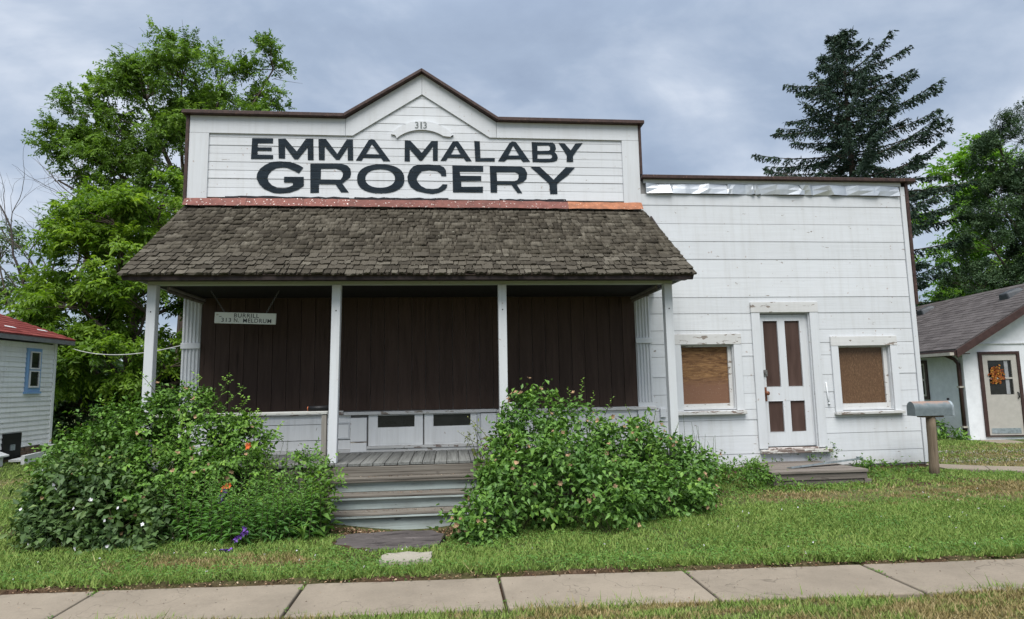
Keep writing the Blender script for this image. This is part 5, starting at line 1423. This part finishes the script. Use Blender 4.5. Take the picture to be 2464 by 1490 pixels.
# ------------------------------------------------------------------ bushes and flowers in front
LF_ROSE = m_leaf('rose_leaf', [(0, (0.060, 0.134, 0.025)), (.45, (0.128, 0.250, 0.041)), (.8, (0.240, 0.391, 0.057)), (1, (0.400, 0.503, 0.091))], .16, .45, bscale=2.2)
LF_ROSE2 = m_leaf('glossy_rose_leaf', [(0, (0.060, 0.138, 0.032)), (.45, (0.131, 0.253, 0.050)), (.8, (0.237, 0.383, 0.061)), (1, (0.461, 0.521, 0.082))], .16, .42, bscale=2.2)
LF_BRAM = m_leaf('bramble_leaf', [(0, (0.043, 0.087, 0.028)), (.5, (0.097, 0.163, 0.051)), (.85, (0.185, 0.251, 0.079)), (1, (0.330, 0.335, 0.109))], .14, .5, bscale=3)
LF_BELL = m_leaf('bellflower_leaf', [(0, (0.070, 0.165, 0.047)), (.5, (0.134, 0.280, 0.070)), (.85, (0.227, 0.386, 0.094)), (1, (0.375, 0.467, 0.125))], .35, .5, bscale=3)
LF_WEED = m_leaf('weed_leaf', [(0, (0.064, 0.150, 0.033)), (.5, (0.138, 0.261, 0.052)), (1, (0.287, 0.398, 0.084))], .35, .5, bscale=3)
LF_PALE = m_leaf('pale_shrub_leaf', [(0, (0.122, 0.166, 0.038)), (.5, (0.243, 0.291, 0.075)), (.85, (0.385, 0.369, 0.127)), (1, (0.406, 0.213, 0.101))], .4, .5)
STEM = m_plain('green_brown_stem', (.07, .075, .03), .8)
DEADROSE = m_plain('withered_rose', (.33, .22, .125), .9, mottle=.5, scale=60, var=.3)
WHITEFL = m_plain('white_blossom', (.72, .70, .74), .8, var=.1)
PURPLE = m_plain('purple_bellflower', (.20, .085, .42), .7, mottle=.2, var=.15)
ORANGE = m_plain('orange_lily', (.55, .11, .025), .6, mottle=.3, scale=30)

def fl_mesh(name, mat, n, r0, seed, cup=.5):
    rr = random.Random(seed); mb = MB()
    for k in range(n):
        a = 2*math.pi*k/n+rr.uniform(-.25, .25); l = r0*rr.uniform(.75, 1.15); w = l*.38; h = l*cup*rr.uniform(.6, 1.3)
        c, s = math.cos(a), math.sin(a)
        mb.add([(0, 0, 0), (c*l*.55-s*w, s*l*.55+c*w, h*.55), (c*l, s*l, h*rr.uniform(.6, 1.1)), (c*l*.55+s*w, s*l*.55-c*w, h*.55)], [(0, 1, 2), (0, 2, 3)])
    return mb.mesh(name, mat)
FL_DEAD = [fl_mesh('flower', DEADROSE, 7, .022, s, .8) for s in range(3)]
FL_WHITE = fl_mesh('flower', WHITEFL, 5, .017, 9, .35)
FL_LILY = fl_mesh('flower', ORANGE, 6, .042, 4, .7)

def compound(sp, sd, nrm, r, L, W, size, tint, m=5):
    """pinnate rose leaves: m leaflets on each little stalk"""
    n = len(sp); sd = unit(sd); side = unit(np.cross(sd, nrm)); parts = []
    pos = [.25, .25, .62, .62, 1.0][:m] if m == 5 else [.2, .2, .5, .5, .78, .78, 1.0]
    for j in range(m):
        last = j == m-1; s = 0 if last else (1 if j % 2 else -1)
        p = sp+sd*(pos[j]*size)[:, None]
        d = sd*(1. if last else .45)+side*s*.85+r.normal(size=(n, 3))*.15-np.array([0, 0, .15])
        k = .8+.3*(j >= m-3)
        parts.append(leaf_arrays(p, d, nrm+r.normal(size=(n, 3))*.25, L*k*(.8+.4*r.random(n)), W*k*(.85+.3*r.random(n)), np.clip(tint+r.normal(size=n)*.06, 0, 1)))
    return parts
def bush(name, label, cat, base, blobs, nspr, L, W, mat, seed, group=None, blooms=0, bloom_me=None, flname='flower', shoots=(), simple=False, shell=.55, canes=110, reject=.74, lobes=True, clump=.055):
    r = np.random.default_rng(seed)
    t = thing(name, label, cat, base, group)
    bumps = []
    for b in blobs:                                        # smaller lobes break up the outline
        for k in range(4 if b[3] > .25 and lobes else 0):
            d = unit(r.normal(size=3)*np.array([1, .7, .8])+np.array([0, -.2, .35])); s = r.uniform(.20, .34)
            bumps.append((b[0]+d[0]*b[3]*.92, b[1]+d[1]*b[4]*.92, b[2]+d[2]*b[5]*.95, b[3]*s, b[4]*s, b[5]*s))
    blobs = list(blobs)+bumps
    nc = max(8, nspr//(16 if simple else 6))              # leaves come in clumps with gaps between
    pc, ncn = sample_blobs(blobs, nc, r, shell, reject)
    kk = r.integers(0, nc, nspr); cs = clump*(.6+.8*r.random(nc))[kk][:, None]
    p = pc[kk]+r.normal(size=(nspr, 3))*cs; nr = unit(ncn[kk]+r.normal(size=(nspr, 3))*.45); ctint = r.normal(size=nc)[kk]*.13
    p[:, 2] = np.maximum(p[:, 2], .04+.05*r.random(len(p)))
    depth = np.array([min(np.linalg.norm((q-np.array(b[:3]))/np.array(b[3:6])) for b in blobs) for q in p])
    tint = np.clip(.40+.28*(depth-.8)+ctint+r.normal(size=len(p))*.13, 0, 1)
    d = unit(nr*.9+r.normal(size=p.shape)*.65+np.array([0, 0, .25]))
    up = unit(nr*.8+np.array([0, 0, .9])+r.normal(size=p.shape)*.35)
    parts = []
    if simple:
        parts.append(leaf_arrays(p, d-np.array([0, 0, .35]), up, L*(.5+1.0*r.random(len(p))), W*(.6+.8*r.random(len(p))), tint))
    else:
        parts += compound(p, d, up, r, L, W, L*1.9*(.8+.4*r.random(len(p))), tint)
    mb = MB()
    B = np.array([b[:6] for b in blobs])
    for i in range(canes):
        q = p[r.integers(len(p))]; b = B[np.argmin(np.linalg.norm(B[:, :3]-q, axis=1))]
        g = np.array([b[0]+r.normal()*.12, b[1]+r.normal()*.1+.1, .03])
        mid = (g+q)/2+np.array([0, 0, .25*np.linalg.norm(q-g)])
        mb.tube([g*(1-s)**2+2*mid*s*(1-s)+q*s*s for s in np.linspace(0, 1, 6)], list(np.linspace(.010, .003, 6)), 4, cap=False)
    for (s0, s1, k, ll) in shoots:                         # long shoots standing out of the outline
        s0, s1 = np.array(s0), np.array(s1); ax = s1-s0; LL = np.linalg.norm(ax)
        bend = r.normal(size=3)*.06*LL
        c = lambda u: s0+ax*u+bend*u*(1-u)*2
        mb.tube([c(u) for u in np.linspace(0, 1, 6)], list(np.linspace(.006, .0022, 6)), 4, cap=False)
        u = np.linspace(.15, 1, k); sp = np.array([c(v) for v in u])
        az = np.arange(k)*2.4+r.random()*6
        sd = unit(np.stack([np.cos(az), np.sin(az)*.8, .35+.5*u], 1))
        tn = np.clip(.55+.35*u+r.normal(size=k)*.08, 0, 1)
        if simple: parts.append(leaf_arrays(sp, sd, np.tile([0, -.3, 1.], (k, 1)), np.full(k, ll)*(1.1-.4*u), np.full(k, ll*.5)*(1.1-.4*u), tn))
        else: parts += compound(sp, sd, np.tile([0, -.3, 1.], (k, 1)), r, ll, ll*.62, np.full(k, ll*1.8), tn)
    mb.build('stems', STEM, t)
    V, F, T = join(parts)
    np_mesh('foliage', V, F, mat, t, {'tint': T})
    if blooms:
        cand = np.where((nr[:, 1] < .1) & (depth > .95))[0]; r.shuffle(cand)
        for i in cand[:blooms]:
            M = Matrix.Translation(Vector(p[i]+nr[i]*.075+np.array([0, -.015, .015]))) @ Vector(tuple(nr[i]+np.array([0, -.3, .4]))).to_track_quat('Z', 'Y').to_matrix().to_4x4() @ Matrix.Rotation(r.uniform(0, 6), 4, 'Z') @ Matrix.Scale(r.uniform(.8, 1.5), 4)
            inst(flname, bloom_me[r.integers(len(bloom_me))], t, M)
    return t

bush('rose_bush', 'tall overgrown rose bush with withered blooms at the left end of the porch', 'bush', (-3.3, -1.8, .08),
     [(-3.35, -1.85, 1.00, .40, .36, .52), (-2.90, -1.80, .98, .33, .34, .54), (-3.75, -1.95, .82, .42, .42, .55), (-4.15, -1.95, .62, .38, .40, .48), (-2.45, -1.85, .72, .34, .36, .46), (-3.2, -2.15, .55, .75, .42, .45), (-3.08, -1.75, 1.40, .20, .2, .22), (-2.35, -2.1, .45, .32, .3, .45)],
     4600, .050, .035, LF_ROSE, 41, blooms=60, bloom_me=FL_DEAD,
     shoots=[((-3.35, -1.8, 1.45), (-3.58, -1.85, 1.80), 7, .036), ((-3.0, -1.7, 1.5), (-3.0, -1.75, 1.78), 7, .036), ((-2.75, -1.75, 1.45), (-2.62, -1.8, 1.75), 7, .036), ((-2.55, -1.8, 1.1), (-2.38, -1.9, 1.50), 9, .040), ((-2.4, -1.85, 1.0), (-2.22, -1.95, 1.32), 8, .04),
             ((-3.7, -1.9, 1.25), (-3.95, -1.9, 1.48), 6, .034), ((-2.85, -1.7, 1.3), (-2.45, -1.8, 1.62), 8, .036), ((-4.2, -1.9, 1.0), (-4.4, -1.95, 1.22), 6, .034)])
bush('bramble_bush', 'low dark bramble with small white blossoms at the far left of the flower bed', 'bush', (-4.0, -2.2, .06),
     [(-4.10, -2.1, .42, .40, .40, .42), (-3.75, -2.3, .40, .48, .38, .42), (-4.36, -2.0, .24, .28, .30, .26), (-3.35, -2.5, .32, .42, .30, .36), (-3.95, -2.4, .20, .48, .28, .22), (-3.2, -2.65, .18, .5, .22, .22)],
     6000, .072, .046, LF_BRAM, 42, blooms=14, bloom_me=[FL_WHITE], simple=True, reject=.7)
bush('honeysuckle_bush', 'large spreading bush with many withered blooms right of the porch steps', 'bush', (1.6, -2.0, .08),
     [(.72, -2.50, .40, .48, .44, .44), (1.15, -2.25, .62, .62, .5, .58), (1.10, -1.75, 1.05, .40, .34, .46), (1.60, -1.80, .88, .45, .36, .48), (2.15, -1.95, .58, .52, .48, .46), (2.72, -1.65, .46, .48, .46, .44), (1.65, -2.55, .34, .75, .42, .42), (.32, -2.82, .18, .30, .28, .22), (3.15, -1.45, .36, .34, .38, .38), (2.4, -2.3, .26, .55, .38, .34), (.98, -1.72, 1.22, .24, .24, .28), (.85, -2.0, .75, .35, .3, .5)],
     18500, .064, .044, LF_ROSE2, 43, blooms=110, bloom_me=FL_DEAD, simple=True, reject=.72, shell=.45,
     shoots=[((1.62, -1.75, 1.3), (1.66, -1.8, 1.66), 16, .055), ((1.50, -1.75, 1.3), (1.47, -1.8, 1.55), 10, .05), ((1.75, -1.75, 1.25), (1.80, -1.8, 1.50), 9, .05), ((1.95, -1.7, 1.2), (2.05, -1.75, 1.42), 8, .05), ((2.25, -1.7, 1.05), (2.5, -1.75, 1.2), 8, .045),
             ((2.5, -1.7, .9), (2.62, -1.7, 1.25), 16, .035), ((2.85, -1.6, .85), (2.95, -1.6, 1.08), 12, .03), ((.45, -2.5, .75), (.32, -2.6, .95), 7, .045), ((.9, -1.8, 1.4), (.80, -1.85, 1.52), 5, .045), ((2.3, -1.75, 1.05), (2.2, -1.8, 1.32), 9, .04)])
bush('pale_shrub', 'thin yellowish shrub sprig beside the second porch post', 'shrub', (.55, -1.75, .3),
     [(.55, -1.78, .75, .22, .15, .26), (.40, -1.75, 1.0, .24, .12, .16), (.66, -1.72, .55, .14, .12, .2)],
     420, .046, .022, LF_PALE, 44, simple=True, canes=34, shoots=[((.5, -1.75, .9), (.22, -1.8, 1.22), 16, .036), ((.55, -1.75, .9), (.58, -1.8, 1.16), 12, .034), ((.45, -1.75, .85), (.10, -1.8, 1.05), 12, .034), ((.6, -1.7, .8), (.72, -1.75, 1.08), 10, .032)])

def spires(name, label, cat, base, spots, h, leaf, W, mat, seed, per=26, flowers=0, spike=0, taper=.75, group=None, fl_me=None):
    """upright leafy stems"""
    r = np.random.default_rng(seed); t = thing(name, label, cat, base, group); mb = MB(); parts = []
    for (x, y) in spots:
        hh = h*r.uniform(.62, 1.1); lean = r.normal(size=2)*.09*hh
        g = float(ground_z(x, y))
        c = lambda u: np.array([x+lean[0]*u*u, y+lean[1]*u*u-.03*u, g+hh*u])
        mb.tube([c(u) for u in np.linspace(0, 1, 5)], list(np.linspace(.0045, .0018, 5)), 4, cap=False)
        u = np.linspace(.06, .97, per)**.9
        p = np.array([c(v) for v in u]); az = np.arange(per)*2.4+r.random()*6
        d = np.stack([np.cos(az), np.sin(az), .25+.6*u-.35*(1-u)], 1)+r.normal(size=(per, 3))*.15
        s = (1-u*taper)*(.75+.5*r.random(per))
        parts.append(leaf_arrays(p, d, np.tile([0, -.15, 1.], (per, 1))+r.normal(size=(per, 3))*.2, leaf*s, W*s, np.clip(.32+.45*u+r.normal(size=per)*.12, 0, 1), curl=.25))
    mb.build('stems', STEM, t)
    V, F, T = join(parts); np_mesh('foliage', V, F, mat, t, {'tint': T})
    return t
r_ = np.random.default_rng(50)
pts = [(-2.95+1.55*a+r_.normal()*.03, -2.82+.62*b+.1*math.sin(a*9)) for a, b in r_.random((150, 2))]
bell = spires('bellflower_clump', 'dense clump of leafy green bellflower stems left of the porch steps', 'flowers', (-2.2, -2.5, .05), pts, .62, .125, .034, LF_BELL, 51, 24, taper=.70)
pts = [(-2.6+.9*a, -2.35+.35*b) for a, b in r_.random((34, 2))]
spires('tall_weeds', 'tall thin seeding stems rising behind the bellflowers', 'weeds', (-2.1, -2.2, .08), pts, .92, .07, .018, LF_BELL, 52, 30, taper=.8)
pts = [(-1.62+.30*a, -2.55+.40*b) for a, b in r_.random((15, 2))]
spires('broadleaf_weeds', 'broad leaved weeds crowding the left side of the porch steps', 'weeds', (-1.5, -2.4, .08), pts, .70, .15, .065, LF_WEED, 53, 16, taper=.5)
spires('tall_stalk', 'single tall leafy stalk standing before the left step post', 'plant', (-1.56, -2.3, .08), [(-1.58, -2.3), (-1.53, -2.25)], 1.02, .12, .05, LF_WEED, 54, 14, taper=.35)
bush('low_rose', 'small dark rose shoot leaning over the left edge of the steps', 'shrub', (-1.5, -2.1, .1), [(-1.62, -2.1, .62, .24, .22, .26), (-1.48, -2.2, .42, .16, .16, .22)], 300, .042, .030, LF_ROSE, 55, canes=12, shoots=[((-1.5, -2.1, .7), (-1.33, -2.15, .82), 5, .04), ((-1.5, -2.15, .5), (-1.30, -2.2, .55), 5, .04)])
def straps(name, label, x, y, n, h, seed, mat=LF_WEED, w=.022):
    r = np.random.default_rng(seed); t = thing(name, label, 'plant', (x, y, .06), 'iris clumps by the low house' if name == 'iris_clump' else None); V = []; F = []; T = []
    g = float(ground_z(x, y))
    for k in range(n):
        a = r.uniform(0, 6.28); hh = h*r.uniform(.6, 1.1); rr = hh*r.uniform(.3, .9); d = np.array([math.cos(a), math.sin(a), 0]); s = np.array([-d[1], d[0], 0])
        m = 6; n0 = len(V); tt = r.uniform(.45, 1)
        for i in range(m+1):
            u = i/m; c = np.array([x, y, g])+r.normal(size=3)*0+d*rr*u*u+np.array([0, 0, hh*(u*1.5-u*u*.75)])
            ww = w*(1-u)**.5*.5+.0008
            V += [c-s*ww, c+s*ww]; T += [tt, tt]
        for i in range(m): F.append((n0+2*i, n0+2*i+1, n0+2*i+3, n0+2*i+2))
    np_mesh('foliage', np.array(V), np.array(F), mat, t, {'tint': T})
straps('daylily_leaves', 'arching strap leaves poking out between the bramble and the bellflowers', -3.02, -2.62, 16, .55, 61)
straps('iris_leaves', 'yellowing strap leaves flopping at the foot of the steps', -1.5, -2.78, 14, .26, 62)
def lily(label, x, y, z, n, seed):
    r = np.random.default_rng(seed); t = thing('lily', label, 'flower', (x, y, .06), 'orange lilies in the flower bed')
    MB().tube([(x+.03, y+.05, .05), (x+.02, y+.02, z*.6), (x, y, z-.02)], [.005, .004, .003], 5).build('stem', STEM, t)
    for k in range(n):
        M = Matrix.Translation((x+r.normal()*.02*(k > 0), y-.02, z+r.normal()*.02*(k > 0))) @ Vector((r.normal()*.4, -1, .4)).to_track_quat('Z', 'Y').to_matrix().to_4x4()
        inst('flower', FL_LILY, t, M)
lily('orange lily bloom on the right edge of the rose bush before the white wall', -2.22, -2.25, .98, 2, 71)
lily('orange lily bloom standing above the purple bellflowers', -2.30, -2.62, .62, 2, 72)
def bellspike(label, x, y, z, L, tilt, seed):
    r = np.random.default_rng(seed); t = thing('bellflower', label, 'flower', (x, y, .05), 'purple bellflower spikes in the flower bed')
    me = fl_mesh('flower', PURPLE, 5, .030, seed, 1.3)
    a = np.array([x, y, z]); d = np.array([math.sin(tilt), -.1, math.cos(tilt)])
    MB().tube([a-np.array([0, -.08, z-.05]), a-d*.05, a+d*L], [.004, .003, .002], 5).build('stem', STEM, t)
    for k in range(9):
        p = a+d*L*k/8+r.normal(size=3)*.008
        inst('flower', me, t, Matrix.Translation(Vector(p)) @ Vector((r.normal()*.5, -.9, -.5+r.normal()*.3)).to_track_quat('Z', 'Y').to_matrix().to_4x4() @ Matrix.Scale(r.uniform(.7, 1.1), 4))
bellspike('purple bellflower spike just below the orange lily bloom', -2.36, -2.66, .48, .13, .35, 73)
bellspike('purple bellflower spike leaning at the right of the clump near the lawn', -2.12, -2.95, .15, .16, .9, 74)
bellspike('low purple bellflower at the lawn edge below the leaning spike', -2.2, -3.08, .07, .10, 1.3, 75)
bush('weed_patch', 'low green weeds growing round the plank platform', 'weeds', (4.8, -1.3, .1),
     [(4.05, -1.0, .20, .40, .30, .26), (4.40, -1.27, .12, .28, .14, .13), (5.0, -1.38, .05, .50, .10, .06), (5.6, -1.36, .05, .4, .10, .06), (6.25, -.55, .18, .35, .25, .16), (6.75, -.45, .15, .35, .22, .14), (3.8, -.7, .18, .3, .3, .22), (4.32, -.75, .27, .16, .18, .24)],
     3800, .052, .028, LF_WEED, 81, simple=True, canes=0, shoots=[], clump=.05)
pts = [(3.45+.55*a, -.5+.3*b) for a, b in r_.random((12, 2))]
spires('seed_stalks', 'thin dark seed stalks standing against the annex wall right of the big bush', 'weeds', (3.7, -.35, .12), pts, .62, .035, .010, LF_BELL, 82, 26, taper=.6)
pts = [(2.7+.75*a, -1.45+.3*b) for a, b in r_.random((22, 2))]
spires('speedwell_stalks', 'slender leafy spikes rising from the right end of the big bush', 'weeds', (3.0, -1.4, .1), pts, .98, .05, .012, LF_BELL, 83, 30, taper=.8)
bush('creeping_weed', 'small creeping weed growing over the back of the plank platform', 'weeds', (5.7, -.1, .34), [(5.75, -.12, .40, .30, .06, .06), (6.05, -.12, .46, .1, .06, .12), (5.1, -.06, .36, .16, .03, .03)], 130, .05, .026, LF_BRAM, 84, simple=True, canes=0)
def RP(u, v, z): return tuple(RM @ Vector((u, v, z)))
bush('foundation_shrub', 'low green plants along the side wall of the right hand house', 'bush', RP(-.6, 1.0, .1),
     [(*RP(-.75, .55, .30), .45, .45, .34), (*RP(-.75, 1.4, .36), .45, .5, .42), (*RP(-.7, 2.4, .34), .45, .5, .40), (*RP(-.45, .0, .18), .35, .3, .2)],
     1900, .10, .045, LF_ROSE2, 85, simple=True, canes=0)
straps('iris_clump', 'grey-green upright leaves of an iris clump beside the downspout', *RP(-.55, .75, 0)[:2], 46, .85, 86, LF_OLIVE, .03)
straps('iris_clump', 'tall iris leaves standing left of the downspout against the pale side wall', *RP(-.62, 1.35, 0)[:2], 40, .8, 87, LF_OLIVE, .03)

# ------------------------------------------------------------------ grass, clover, litter
def grass_mask(x, y):
    ok = np.ones(len(x), bool)
    fe = far_edge(x)+.03+.02+.06*wob(x, y*0+2, 3.2)+.03*wob(x, y*0, 11); ne = near_edge(x)+.055*wob(x, y*0+5, 3)+.07
    ok &= ~((y < fe) & (y > ne))
    ok &= ~((x > -3.95) & (x < 3.15) & (y > -1.36))
    ok &= ~((x > 3.1) & (x < 7.62) & (y > .05))
    ok &= ~((x > -1.48) & (x < .72) & (y > -2.05) & (y < 0))
    ok &= ~((((x+.62)/.60)**2+((y+2.80)/.41)**2 < 1)); ok &= ~((((x+.40)/.22)**2+((y+3.56)/.14)**2 < 1))
    ok &= ~((((x+.65)/.8)**2+((y+2.2)/.34)**2 < 1))
    ok &= ~((x > 4.42) & (x < 5.9) & (y > -1.1) & (y < 0))
    ok &= ~((x < -9.3) & (y < 6.5) & (y > -5))
    # path
    ok &= ~((y > -.28-.42*(x-7.7)) & (y < .44-.42*(x-7.7)) & (x > 7.72))
    u = (x-12.02)*math.cos(RAD(10))-(y-4.1)*math.sin(RAD(10)); v = (x-12.02)*math.sin(RAD(10))+(y-4.1)*math.cos(RAD(10))
    ok &= ~((u > -.05) & (v > -.95))
    return ok
LF_GRASS = None
def m_grass():
    t = NT('grass_blade')
    a = t.attr('tint'); d = t.attr('dry')
    n = t.noise(t.pos(), 1.6, 3, .5)
    f = t.math('ADD', t.math('MULTIPLY', a, .7), t.math('MULTIPLY', n, .35), True)
    g = t.ramp(f, [(.1, (.110, .175, .036)), (.5, (.215, .310, .072)), (.85, (.32, .41, .110)), (1, (.42, .46, .17))])
    s = t.ramp(a, [(0, (.16, .125, .048)), (.5, (.30, .24, .10)), (1, (.48, .39, .21))])
    col = t.mix(t.ramp(t.math('ADD', d, t.math('MULTIPLY', t.math('SUBTRACT', a, .5), .7)), [(.40, 0), (.75, 1)]), g, s)
    b = t.new('ShaderNodeBsdfPrincipled'); t.put(b.inputs['Base Color'], col); b.inputs['Roughness'].default_value = .6; b.inputs['Specular IOR Level'].default_value = .2
    tr = t.new('ShaderNodeBsdfTranslucent'); t.put(tr.inputs[0], col)
    mx = t.new('ShaderNodeMixShader'); mx.inputs[0].default_value = .3
    t.nt.links.new(b.outputs[0], mx.inputs[1]); t.nt.links.new(tr.outputs[0], mx.inputs[2]); t.nt.links.new(mx.outputs[0], t.out.inputs[0])
    return t.mat
LF_GRASS = m_grass()
def grass():
    r = np.random.default_rng(90)
    def field(n, x0, x1, y0, y1):
        x = r.uniform(x0, x1, n); y = r.uniform(y0, y1, n)
        m = grass_mask(x, y); x, y = x[m], y[m]
        m = r.random(len(x)) < .62+.5*wob(x, y, 2.6)+.25*wob(x, y, 9); return x[m], y[m]
    regs = [(150000, -5.6, 6.6, -4.3, -2.2), (62000, -7.5, 8.5, -2.4, .1), (46000, 2.4, 7.5, -4.6, -2.4), (105000, -5.2, 6.0, -5.75, -4.55), (34000, -10, -3.9, -1.5, 7.5), (16000, -14, -4.5, 5, 11.5), (42000, 6.6, 13.5, -2.6, 3.9), (8000, 9.0, 16, 2.0, 6.5), (24000, -8, -5, -4.3, -1), (26000, 5.8, 9.5, -5.6, -2.4)]
    X = []; Y = []
    for q in regs:
        a, b = field(*q); X.append(a); Y.append(b)
    x = np.concatenate(X); y = np.concatenate(Y); n = len(x)
    z = ground_z(x, y); dr = dryness(x, y)
    edge = np.exp(-((y-far_edge(x)-.12)/.16)**2)
    dist = np.sqrt(x*x+(y+9.6)**2)
    h = (.022+.024*r.random(n))*(1+.7*np.clip(wob(x, y, 2.3), 0, 1)+1.0*edge*np.clip(.5+wob(x, y*0, 4.0), 0, 1.3))*(1-.25*dr)
    h = np.where(y < -4.6, h*(.95+.8*np.exp(-((y-near_edge(x)-.03)/.07)**2)), h)
    tall = r.random(n) < .012; h = np.where(tall, h*1.9, h)
    w = .0030+.0034*r.random(n)+.00055*dist
    a = r.uniform(0, 6.28, n); lean = r.uniform(.25, 1.1, n)*h
    ca, sa = np.cos(a), np.sin(a)
    b = a+r.uniform(-1.2, 1.2, n)+1.57
    P0 = np.stack([x-np.cos(b)*w, y-np.sin(b)*w, z-.004], 1); P1 = np.stack([x+np.cos(b)*w, y+np.sin(b)*w, z-.004], 1)
    P2 = np.stack([x+ca*lean, y+sa*lean, z+h], 1)
    V = np.stack([P0, P1, P2], 1).reshape(-1, 3); F = np.arange(3*n).reshape(-1, 3)
    tint = np.clip(.45+r.normal(size=n)*.2-.16*np.clip(wob(x, y, 2.0)+.6*wob(x, y, 7.0), -.6, 1), 0, 1)
    o = np_mesh('lawn_grass', V, F, LF_GRASS, None, {'tint': np.repeat(tint, 3), 'dry': np.repeat(dr, 3)})
    tag(o, 'short mown lawn grass with dry straw coloured patches', 'grass', kind='stuff')
    # clover and other flat weeds
    n = 130000
    x = r.uniform(-7, 8.5, n); y = r.uniform(-4.3, -.3, n)
    k = grass_mask(x, y); x, y = x[k], y[k]
    edge = np.exp(-((y-far_edge(x)-.15)/.2)**2)
    k = (r.random(len(x)) < .16+.5*np.clip(wob(x, y, 1.9)+.1, 0, 1)+.6*edge) & (dryness(x, y) < .62); x, y = x[k], y[k]; n = len(x)
    z = ground_z(x, y)+.012+.036*r.random(n)*(1+np.exp(-((y-far_edge(x)-.15)/.2)**2))
    P = np.stack([x, y, z], 1); a2 = r.uniform(0, 6.28, n)
    D = np.stack([np.cos(a2), np.sin(a2), r.uniform(-.2, .45, n)], 1)
    V, F, T = leaf_arrays(P, D, np.tile([0, -.25, 1.], (n, 1))+r.normal(size=(n, 3))*.3, r.uniform(.016, .036, n), r.uniform(.010, .022, n), np.clip(.5+r.normal(size=n)*.2, 0, 1))
    o = np_mesh('lawn_clover', V, F, LF_WEED, None, {'tint': T}); tag(o, 'patches of clover and flat weeds in the lawn', 'clover', kind='stuff')
    # weeds rooted in the sidewalk joints and the ragged far edge
    js = np.array([-6.05, -4.46, -2.86, -1.20, .40, 1.975, 3.535, 5.13, 6.72]); n = 190
    k = r.integers(0, len(js), n); u = r.random(n)**2.2
    x = js[k]+r.normal(size=n)*.012; y = far_edge(x)-.72*np.where(k == 6, .30+.1*r.normal(size=n), np.where(u < .5, u*.5, 1-u*.2))
    parts = [leaf_arrays(np.stack([x, y, np.full(n, .012)], 1), r.normal(size=(n, 3))+np.array([0, 0, .5]), np.tile([0, -.2, 1.], (n, 1))+r.normal(size=(n, 3))*.4, r.uniform(.012, .034, n), r.uniform(.006, .014, n), np.clip(.55+r.normal(size=n)*.2, 0, 1))]
    V, F, T = join(parts)
    o = np_mesh('joint_weeds', V, F, LF_WEED, None, {'tint': T}); tag(o, 'small green weeds growing in the sidewalk joints', 'weeds', kind='stuff')
    # clover blossoms
    n = 90; x = r.uniform(-4, 8, n); y = r.uniform(-4.2, -1.6, n); k = grass_mask(x, y); x, y = x[k], y[k]; n = len(x)
    parts = []
    for j in range(4):
        P = np.stack([x, y, ground_z(x, y)+.055], 1)
        parts.append(leaf_arrays(P, r.normal(size=(n, 3))+np.array([0, 0, .3]), r.normal(size=(n, 3)), np.full(n, .011), np.full(n, .010), np.full(n, .5)))
    V, F, T = join(parts)
    o = np_mesh('clover_blossoms', V, F, WHITEFL, None, {'tint': T}); tag(o, 'tiny white clover blossoms dotted over the lawn', 'blossoms', kind='stuff')
    # leaf litter at the steps and along the sidewalk
    n = 1500; x = r.normal(size=n)*.42-.62; y = -2.0+np.abs(r.normal(size=n))*-.16; k = (x > -1.5) & (x < .3); x, y = x[k], y[k]
    m = 1500; x2 = r.uniform(-6, 8, m); y2 = far_edge(x2)+.03+r.normal(size=m)*.05
    m3 = 240; x3 = r.uniform(-1.38, .5, m3); st = r.integers(0, 3, m3); y3 = np.array([-1.42, -1.58, -1.77])[st]-np.abs(r.normal(size=m3))*.05; z3 = np.array([.504, .331, .154])[st]
    m4 = 260; x4 = r.uniform(-4, 6, m4); y4 = r.uniform(-4.9, -4.1, m4)
    X = np.concatenate([x, x2, x3, x4]); Y = np.concatenate([y, y2, y3, y4])
    Z = np.concatenate([ground_z(x, y)+.012+.03*r.random(len(x)), ground_z(x2, y2)*0+.022+.01*r.random(m), z3, np.full(m4, .020)])
    n = len(X); sz = np.concatenate([r.uniform(.018, .045, len(x)), r.uniform(.01, .03, m), r.uniform(.008, .025, m3), r.uniform(.006, .016, m4)])
    t = NT('dead_leaf'); t.bsdf(t.ramp(t.attr('tint'), [(0, (.05, .028, .016)), (.5, (.16, .09, .05)), (.9, (.36, .25, .15)), (1, (.5, .4, .28))]), .9)
    V, F, T = leaf_arrays(np.stack([X, Y, Z], 1), r.normal(size=(n, 3))*np.array([1, 1, .15]), np.tile([0, 0, 1.], (n, 1))+r.normal(size=(n, 3))*.35, sz, sz*.55, r.random(n))
    o = np_mesh('leaf_litter', V, F, t.mat, None, {'tint': T}); tag(o, 'brown dead leaves and crumbs on the steps and sidewalk edge', 'litter', kind='stuff')
    # gravel showing in the drive beside the path
    n = 2600; x = r.uniform(8.3, 15, n); y = .9-.10*(x-8)+r.normal(size=n)*.16+np.where(r.random(n) < .5, 1.15, 0)
    s = r.uniform(.012, .04, n)
    t2 = m_plain('grey_gravel', (.34, .31, .28), .9, mottle=.4, scale=40)
    V, F, T = leaf_arrays(np.stack([x, y, ground_z(x, y)+.012], 1), r.normal(size=(n, 3))*np.array([1, 1, .2]), np.tile([0, 0, 1.], (n, 1))+r.normal(size=(n, 3))*.3, s, s*.9, r.random(n))
    o = np_mesh('gravel', V, F, t2, None, {'tint': T}); tag(o, 'two worn gravel wheel tracks in the grass drive', 'gravel', kind='stuff')
grass()
